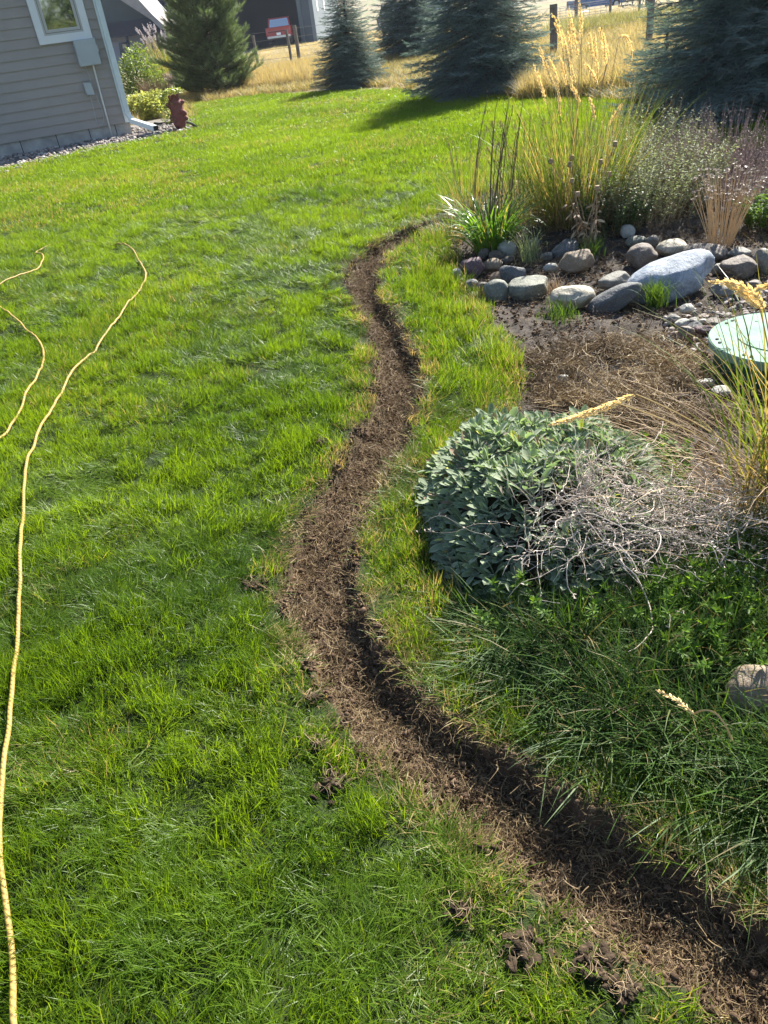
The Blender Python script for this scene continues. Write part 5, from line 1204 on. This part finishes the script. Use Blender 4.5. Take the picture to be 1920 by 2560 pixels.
# ================================================================== plants on the rock bed
# central feather reed grass
rb = G(1480, 600) + np.array([.02, .38, .0]); g = np.random.default_rng(31); n = 900
root = empty('feather_reed_grass', rb, 0, label='tall feather reed grass with golden upright plumes at the centre of the rock bed', cat='ornamental grass')
mb = MB(); a = g.uniform(0, 6.28, n); r = .21 * np.sqrt(g.random(n)); pos = np.stack([r * np.cos(a) * 1.3, r * np.sin(a), 0 * a - .02], -1)
t0 = np.abs(g.normal(0, .13, n)) + r * .7; blades(mb, pos, a + g.normal(0, .5, n), t0, t0 + np.abs(g.normal(.38, .32, n)), g.uniform(.35, .98, n), g.uniform(.003, .006, n), g.random(n), 8, 1.8, .2, g)
mb.build('blades', M_reed, root)
mb = MB(); n = 500; a = g.uniform(0, 6.28, n); r = .19 * np.sqrt(g.random(n)); pos = np.stack([r * np.cos(a), r * np.sin(a), 0 * a - .02], -1)
blades(mb, pos, a, g.uniform(.1, .7, n), g.uniform(.6, 2.0, n), g.uniform(.15, .40, n), g.uniform(.002, .005, n), g.random(n), 6, 1.2, .6, g); mb.build('dead_base', M_dry, root)
mb, mp = MB(), MB()
PL_ = [((285,350),(215,90)),((372,560),(250,115)),((390,380),(325,60)),((410,250),(395,0)),((235,600),(130,315)),((180,700),(95,435)),((265,560),(195,380)),((268,780),(245,510)),((340,400),(325,165)),((310,570),(265,380)),((350,610),(300,300)),((485,390),(465,225)),((520,490),(500,220)),((580,430),(530,185)),((592,400),(545,200)),((520,570),(435,425)),((500,805),(465,655)),((405,690),(345,570)),((590,840),(682,695)),((575,440),(560,240)),((405,300),(350,150))]
for (b_, t_) in PL_:
    Yd = rb[1] + g.uniform(-.12, .12); A1 = on_plane(1300 + b_[0] * .3737, b_[1] * .3737, Yd); B1 = on_plane(1300 + t_[0] * .3737, t_[1] * .3737, Yd + g.uniform(-.03, .05))
    plumed_stem(mb, mp, np.array([g.normal(0, .05), g.normal(0, .05), 0]), [A1 - rb, (A1 + B1) / 2 - rb + np.array([g.normal(0, .008), 0, 0]), B1 - rb], .0085, g, 150); mp.build('plume', M_plume, root); mp = MB()
A1 = on_plane(1580, 150, rb[1]); plumed_stem(mb, mp, np.array([.05, 0, 0]), [on_plane(1548, 92, rb[1]) - rb, on_plane(1578, 78, rb[1]) - rb, A1 - rb], .008, g, 150)
mb.build('stems', M_dry, root); mp.build('plume', M_plume, root)
# daylily
rl = G(1238, 640) + np.array([0, .12, 0]); n = 330; g = np.random.default_rng(33)
root = empty('daylily', rl, 0, label='daylily clump with arching strap leaves at the left end of the rock bed', cat='plant')
mb = MB(); a = g.uniform(0, 6.28, n); r = .10 * np.sqrt(g.random(n)); pos = np.stack([r * np.cos(a), r * np.sin(a), 0 * a - .01], -1)
blades(mb, pos, a + g.normal(0, .5, n), g.uniform(.05, .5, n), g.uniform(.9, 2.5, n), g.uniform(.25, .55, n), g.uniform(.007, .012, n), g.random(n), 9, 1.5, .2, g, 'strap'); mb.build('leaves', M_lily, root)
mb = MB(); n = 13; P, D = blade_paths(g.normal(0, .07, (n, 3)) * [1, 1, 0], g.uniform(-.6, .8, n), np.abs(g.normal(0, .07, n)), g.uniform(.05, .4, n), g.uniform(.55, .9, n), 8); tubes(mb, P, np.linspace(.0035, .002, 9), 5, np.zeros(n))
for i in range(n):
    for j in (5, 6, 7, 8): Q, _ = blade_paths(P[i, j][None], g.uniform(0, 6.28, 1), g.uniform(.2, .7, 1), g.uniform(.3, .9, 1), np.array([.04]), 3); tubes(mb, Q, .002, 4, np.zeros(1))
mb.build('dead_stalks', foliage('dark_stalks', (.10, .06, .045), (.18, .12, .08), trans=.05), root)
# dead poppy stems in front of the reed grass
g = np.random.default_rng(34); rp_ = G(1490, 640) + np.array([0, .2, .0]); root = empty('dead_poppy', rp_, 0, label='dead poppy stems with round seed pods and crumpled leaves before the tall grass', cat='dead stems')
n = 9; P, D = blade_paths(g.normal(0, .05, (n, 3)) * [1, 1, 0], np.array([3.4, 3.0, 2.4, .2, .5, 1.6, 4.4, .9, 2.8]), g.uniform(.15, .45, n), g.uniform(.2, .55, n), g.uniform(.34, .62, n), 8); mb = MB(); tubes(mb, P, np.linspace(.0038, .0022, 9), 5, g.random(n)); mb.build('stems', M_dry, root, smooth=True)
mb = MB()
for i in range(n): stone(mb, P[i, -1], (.028, .028, .03), 0, (0, 0), i, .1, 2); stone(mb, P[i, -1] + [0, 0, .015], (.03, .03, .006), 0, (0, 0), i, .05, 2)
mb.build('seed_pods', M_dry, root, smooth=True)
n = 260; i_ = g.integers(0, 9, n); j_ = g.integers(0, 6, n); pos = P[i_, j_] * [1, 1, .8]; mb = MB(); blades(mb, pos, g.uniform(0, 6.28, n), g.uniform(1, 2.4, n), g.uniform(1.8, 3.4, n), g.uniform(.03, .08, n), g.uniform(.008, .018, n), g.random(n), 5, 1, 1.2, g, 'leaf'); mb.build('withered_leaves', M_dry, root)
# catmint / sage masses
def bushy(name, loc, size, nst, nleaf, leafmat, stemmat, label, seed, leaf=(.016, .008), spikes=0, spikemat=None, tilt=.5, cat='shrub', sw=.0012):
    g = np.random.default_rng(seed); root = empty(name, loc, 0, label=label, cat=cat)
    a = g.uniform(0, 6.28, nst); r = np.sqrt(g.random(nst)); pos = np.stack([r * np.cos(a) * size[0] * .38, r * np.sin(a) * size[1] * .38, 0 * a], -1)
    L = size[2] * g.uniform(.65, 1.1, nst) * (1 - .25 * r); P, D = blade_paths(pos, a + g.normal(0, .4, nst), g.uniform(0, .15, nst) + r * tilt * .5, g.uniform(0, .3, nst) + r * tilt, L, 8, 1.2, .4, g)
    mb = MB(); tubes(mb, P, np.linspace(1.4, .6, 9) * sw, 3, g.random(nst)); mb.build('stems', stemmat, root)
    i_ = g.integers(0, nst, nleaf); j_ = g.random(nleaf) ** .8 * 7.2 + .5; j0 = j_.astype(int); pp = P[i_, j0] + (P[i_, np.minimum(j0 + 1, 8)] - P[i_, j0]) * (j_ - j0)[:, None] + g.normal(0, .006, (nleaf, 3))
    mb = MB(); blades(mb, pp, g.uniform(0, 6.28, nleaf), g.uniform(.5, 1.6, nleaf), g.uniform(1, 2.2, nleaf), leaf[0] * g.uniform(.6, 1.3, nleaf), leaf[1] * g.uniform(.7, 1.2, nleaf), g.random(nleaf), 2, rg=g, prof='leaf'); mb.build('leaves', leafmat, root)
    if spikes:
        mb = MB(); k = g.choice(nst, min(spikes, nst), replace=False)
        for i in k: plume(mb, P[i, 5], P[i, 8] + (P[i, 8] - P[i, 7]) * .4, .0035, 34, g)
        mb.build('flower_spikes', spikemat, root)
    return root
cb_ = G(1660, 590) + np.array([0, .50, 0])
bushy('catmint', cb_, (1.25, .9, .60), 560, 21000, M_cat, M_dry, 'grey green catmint mass behind the pale banded rock', 81, spikes=150, spikemat=M_cat, leaf=(.016, .009))
bushy('catmint', G(1800, 480) + np.array([-.32, .5, 0]), (.95, .7, .60), 260, 6200, M_cat, M_dry, 'greyer catmint with pale upright spikes at the back of the bed', 82, spikes=200, spikemat=plain('spike_grey', (.36, .34, .28), .8, .2), leaf=(.016, .009))
bushy('russian_sage', G(1840, 560) + np.array([.12, .55, 0]), (1.0, .7, .62), 460, 4200, M_lav, M_lav, 'pinkish brown dried sage mass behind the dried seed heads', 83, spikes=380, spikemat=M_lav, leaf=(.013, .005))
bushy('green_perennial', G(1560, 600) + np.array([.02, .25, 0]), (.5, .4, .34), 160, 5200, foliage('dark_leaf', (.03, .065, .025), (.08, .14, .05), trans=.35), M_dry, 'dark green leafy plant between the tall grass and the catmint', 84, leaf=(.022, .012))
bushy('trailing_plant', G(1905, 580) + np.array([.12, .1, 0]), (.4, .4, .22), 120, 2600, M_weed, M_dry, 'green leafy plant at the right edge behind the grey boulder', 85, leaf=(.03, .016))
# dried allium seed heads
g = np.random.default_rng(35); ra = G(1812, 622) + np.array([0, .06, 0]); root = empty('dried_seed_heads', ra, 0, label='fan of straw coloured stems with small dried seed heads behind the long brown rock', cat='dried flowers'); n = 95
a = g.uniform(0, 6.28, n); P, D = blade_paths(np.stack([.06 * np.cos(a), .04 * np.sin(a), 0 * a], -1), a, g.uniform(0, .42, n), g.uniform(.05, .55, n), g.uniform(.26, .44, n), 6); mb = MB(); tubes(mb, P, .0016, 4, .5 + .5 * g.random(n)); mb.build('stems', foliage('straw_stems', (.36, .25, .13), (.62, .46, .27), trans=.2, tint=(1.1, 1, .8)), root)
mb = MB()
for i in range(n):
    k = 26; d = g.normal(size=(k, 3)); d[:, 2] = np.abs(d[:, 2]) * .7; d /= np.linalg.norm(d, axis=1, keepdims=True); az = np.arctan2(d[:, 1], d[:, 0]); t = np.arccos(np.clip(d[:, 2], -1, 1))
    blades(mb, np.repeat(P[i, -1][None], k, 0), az, t, t + .2, g.uniform(.012, .020, k), np.full(k, .0045), g.random(k), 2, rg=g, prof='leaf')
mb.build('seed_heads', foliage('seed_head', (.22, .17, .14), (.46, .39, .33), trans=.2, tint=(1, 1, .9)), root)
M_dkg = foliage('dark_grass', (.03, .07, .018), (.09, .16, .03), trans=.4, spec=.2, rough=.5)
# small grass tufts and weeds in the bed
def small_tuft(px, py, n, L, lab, seed, mat=M_reed, W=(.002, .004), dy=.0, spread=.03, name='grass_tuft', t=(.2, 1.5)):
    g = np.random.default_rng(seed); b = G(px, py) + np.array([0, dy, 0]); root = empty(name, b, 0, label=lab, cat='grass tuft', group='small tufts in the rock bed'); mb = MB()
    pos = g.normal(0, spread, (n, 3)) * [1, 1, 0]; blades(mb, pos, g.uniform(0, 6.28, n), g.uniform(0, t[0] * 2, n), g.uniform(.5, t[1], n), L * g.uniform(.5, 1.1, n), g.uniform(*W, n), g.random(n), 6, 1.3, .3, g); mb.build('blades', mat, root)
small_tuft(1640, 765, 190, .17, 'dark green grass tuft in front of the blue white boulder', 91, M_dkg, (.0025, .0045))
small_tuft(1325, 655, 120, .24, 'weedy upright tuft behind the dark slate cobble', 92, M_cat, (.002, .004))
small_tuft(1385, 740, 60, .14, 'pale bent grass tuft between the big grey green and cream boulders', 93, M_dry, (.002, .0035))
small_tuft(1400, 800, 130, .12, 'low dark grass tuft below the cream boulder', 94, M_dkg, (.002, .004), spread=.05)
small_tuft(1480, 640, 90, .16, 'drooping green tuft between the tan boulder and the large grey brown boulder', 95, M_dkg, (.002, .004))
small_tuft(1235, 880, 90, .13, 'dull green tuft on the dark bed soil near the grass strip', 96, M_cat, (.002, .004), spread=.06)
small_tuft(1135, 600, 140, .22, 'yellow green tuft left of the daylily, at the top of the trench', 97, M_reed, (.003, .005), spread=.06)
bigtuft('wispy_grass', G(1345, 610) + np.array([.0, .45, 0]), 260, .16, .62, .0032, M_reed, 'wispy green and tan stems between the daylily and the tall plumed grass', 101, t=(.16, .4), plumes=12, pl=.06, ph=1.0, pmat=M_dry)
bigtuft('wispy_grass', G(1150, 575) + np.array([.12, .45, 0]), 200, .14, .50, .0030, M_reed, 'thin yellow green stems at the far left end of the bed behind the daylily', 102, t=(.16, .5), plumes=10, pl=.05, ph=1.1, pmat=M_dry)
for bx_, by_, nn_, lb_ in ((1.70, 2.02, 420, 'added unseen reed grass clump just past the right edge, shading the long grass'), (1.72, 1.66, 420, 'outermost added unseen reed grass clump, beyond the right edge, nearest the viewer')):
    bigtuft('feather_reed_grass', (bx_, by_, 0), nn_, .20, .92, .0070, M_reed, lb_, int(bx_ * 100), t=(.09, .35))  # unseen clumps added to throw shade on the long grass
# a dry seed stalk lying over the long grass, loose straws
g = np.random.default_rng(36); mb, mp = MB(), MB(); o = G(1740, 1800); A1, B1 = wp(1735, 1785, 1.30) , wp(1640, 1725, 1.36)
plumed_stem(mb, mp, wp(1830, 1850, 1.30) - o, [A1 - o, (A1 + B1) / 2 - o + [0, 0, .01], B1 - o], .0035, g, 60); root = empty('seed_stalk', o, 0, label='single dry seed stalk leaning across the shaded long grass', cat='grass stalk'); mb.build('stem', foliage('pale_stalk', (.40, .30, .14), (.55, .44, .22), trans=.2), root); mp.build('seed_head', M_plume, root)

# ================================================================== yellow hose
def hose():
    seg = [(58, 2640), (52, 2540), (45, 2450), (38, 2330), (25, 2200), (18, 2080), (24, 1960), (38, 1860), (42, 1750), (50, 1650), (55, 1540), (62, 1440), (68, 1340), (68, 1270), (72, 1200), (92, 1130), (120, 1070), (150, 1010), (178, 965), (208, 925), (245, 880), (285, 830), (325, 780), (352, 745), (374, 710), (368, 690), (352, 672), (346, 650), (335, 632), (300, 616), (240, 606), (180, 604), (120, 618), (78, 640), (98, 644), (118, 652), (113, 668), (95, 684), (50, 705), (10, 725), (-25, 742), (-25, 758), (0, 775), (35, 805), (72, 838), (100, 865), (118, 890), (118, 915), (105, 950), (85, 990), (55, 1040), (30, 1085), (0, 1122), (-60, 1170), (-140, 1220)]
    P = np.array([G(*p) for p in seg]); P[:, 2] = 0
    t = np.linspace(0, len(P) - 1, 900); Q = np.stack([np.interp(t, range(len(P)), P[:, i]) for i in range(3)], -1)
    for _ in range(160): Q[1:-1] = (Q[:-2] + 2 * Q[1:-1] + Q[2:]) / 4
    hid = 0; i0 = np.interp([19.35, 19.65], [0, len(P) - 1], [0, 899]); i1 = np.interp([29, 33], [0, len(P) - 1], [0, 899])
    idx_ = np.arange(900); s = np.zeros(900)
    for (a, b) in (i0, i1): s = np.maximum(s, sstep(a - 14, a, idx_) * (1 - sstep(b, b + 14, idx_)))
    Q[:, 2] = h_full(Q[:, 0], Q[:, 1]) + .042 - .022 * s + .006 * np.sin(idx_ * .11)
    # densify and twist for the braid
    k = 12; n = len(Q); mb = MB(); tubes(mb, Q[None], .0060, k, np.zeros(1))
    L = np.concatenate([[0], np.cumsum(np.linalg.norm(np.diff(Q, axis=0), axis=1))])
    c = mb.c[0].reshape(n, k, 3); c[..., 0] = L[:, None]; c[..., 1] = (np.arange(k) / k)[None]
    mb.c[0] = c.reshape(-1, 3)
    nn = NT('yellow_braided_hose'); a = nn.attr('c'); sp = nn.n('ShaderNodeSeparateXYZ'); nn.l(a.outputs['Vector'], sp.inputs[0])
    f = nn.math('FRACT', nn.math('ADD', nn.math('MULTIPLY', sp.outputs[0], 60.0), nn.math('MULTIPLY', sp.outputs[1], 2.0))); f2 = nn.math('ABSOLUTE', nn.math('SUBTRACT', f, .5))
    col = nn.mix((.20, .125, .025), (.37, .25, .06), nn.ramp(f2, [(.12, (0, 0, 0)), (.22, (1, 1, 1))])); col = nn.mix(col, (.33, .25, .12), nn.ramp(nn.noise(30, 4), [(.55, (0, 0, 0)), (.75, (.6, .6, .6))]))
    mb.build('garden_hose', nn.done(nn.princ(col, .55, .3, 0, nn.bump(f2, .5, .002))), smooth=True, label='long yellow braided garden hose snaking in loops over the left lawn', cat='hose')
hose()

# ================================================================== trees behind the viewer, seen only in the window glass
def leafy_tree(loc, h, R, seed, label):
    g = np.random.default_rng(seed); root = empty('broadleaf_tree', loc, 0, label=label, cat='tree'); mb = MB(); mb.tube([(0, 0, 0), (.1, 0, h * .3), (.05, .1, h * .6), (0, 0, h * .9)], [.2, .15, .1, .03], 8)
    n = 26; P, D = blade_paths(np.stack([0 * np.arange(n), 0 * np.arange(n), np.linspace(h * .22, h * .75, n)], -1), np.arange(n) * 2.4, g.uniform(.5, 1.2, n), g.uniform(.3, .9, n), R * g.uniform(.8, 1.2, n), 7, 1, .5, g); tubes(mb, P, np.linspace(.06, .01, 8), 5, np.zeros(n)); mb.build('trunk', M_bark, root)
    m = 5000; i_ = g.integers(0, n, m); j_ = g.integers(2, 8, m); pos = P[i_, j_] + g.normal(0, .32, (m, 3)); mb = MB(); blades(mb, pos, g.uniform(0, 6.28, m), g.uniform(.5, 1.6, m), g.uniform(1, 2.2, m), g.uniform(.1, .2, m), g.uniform(.07, .12, m), g.random(m), 2, rg=g, prof='leaf'); mb.build('crown', M_grn, root)

_wc = HC + HU * ((wx0_ + wx1_) / 2)
def mirrored(sx, dist):
    p = HC + HU * sx; d = p / np.linalg.norm(p); q_ = d - 2 * (d @ HN) * HN; e = p + q_ * dist; return (float(e[0]), float(e[1]), 0)
leafy_tree(mirrored(wx0_ + TW, 24), 6.5, 1.0, 5, 'tall broadleaf tree behind the viewer, mirrored in the house window')
leafy_tree(mirrored(wx1_ - .1, 36), 3.4, 2.4, 6, 'spreading broadleaf tree behind the viewer, farther left')
# ------------------------------------------------------------------ thin haze volume, added to lift tones like lens veiling
hm = bpy.data.materials.new('haze'); hm.use_nodes = True; hm.node_tree.nodes.clear()
pv = hm.node_tree.nodes.new('ShaderNodeVolumePrincipled'); pv.inputs['Color'].default_value = (.80, .88, 1.0, 1); pv.inputs['Density'].default_value = HAZE; pv.inputs['Anisotropy'].default_value = .35
ho = hm.node_tree.nodes.new('ShaderNodeOutputMaterial'); hm.node_tree.links.new(pv.outputs[0], ho.inputs['Volume'])
mb = MB(); mb.box(-4100, 4100, -4100, 4100, -9, 45); mb.build('haze', hm, kind='stuff', label='added thin bluish haze volume over the yard and the far fields', cat='haze')
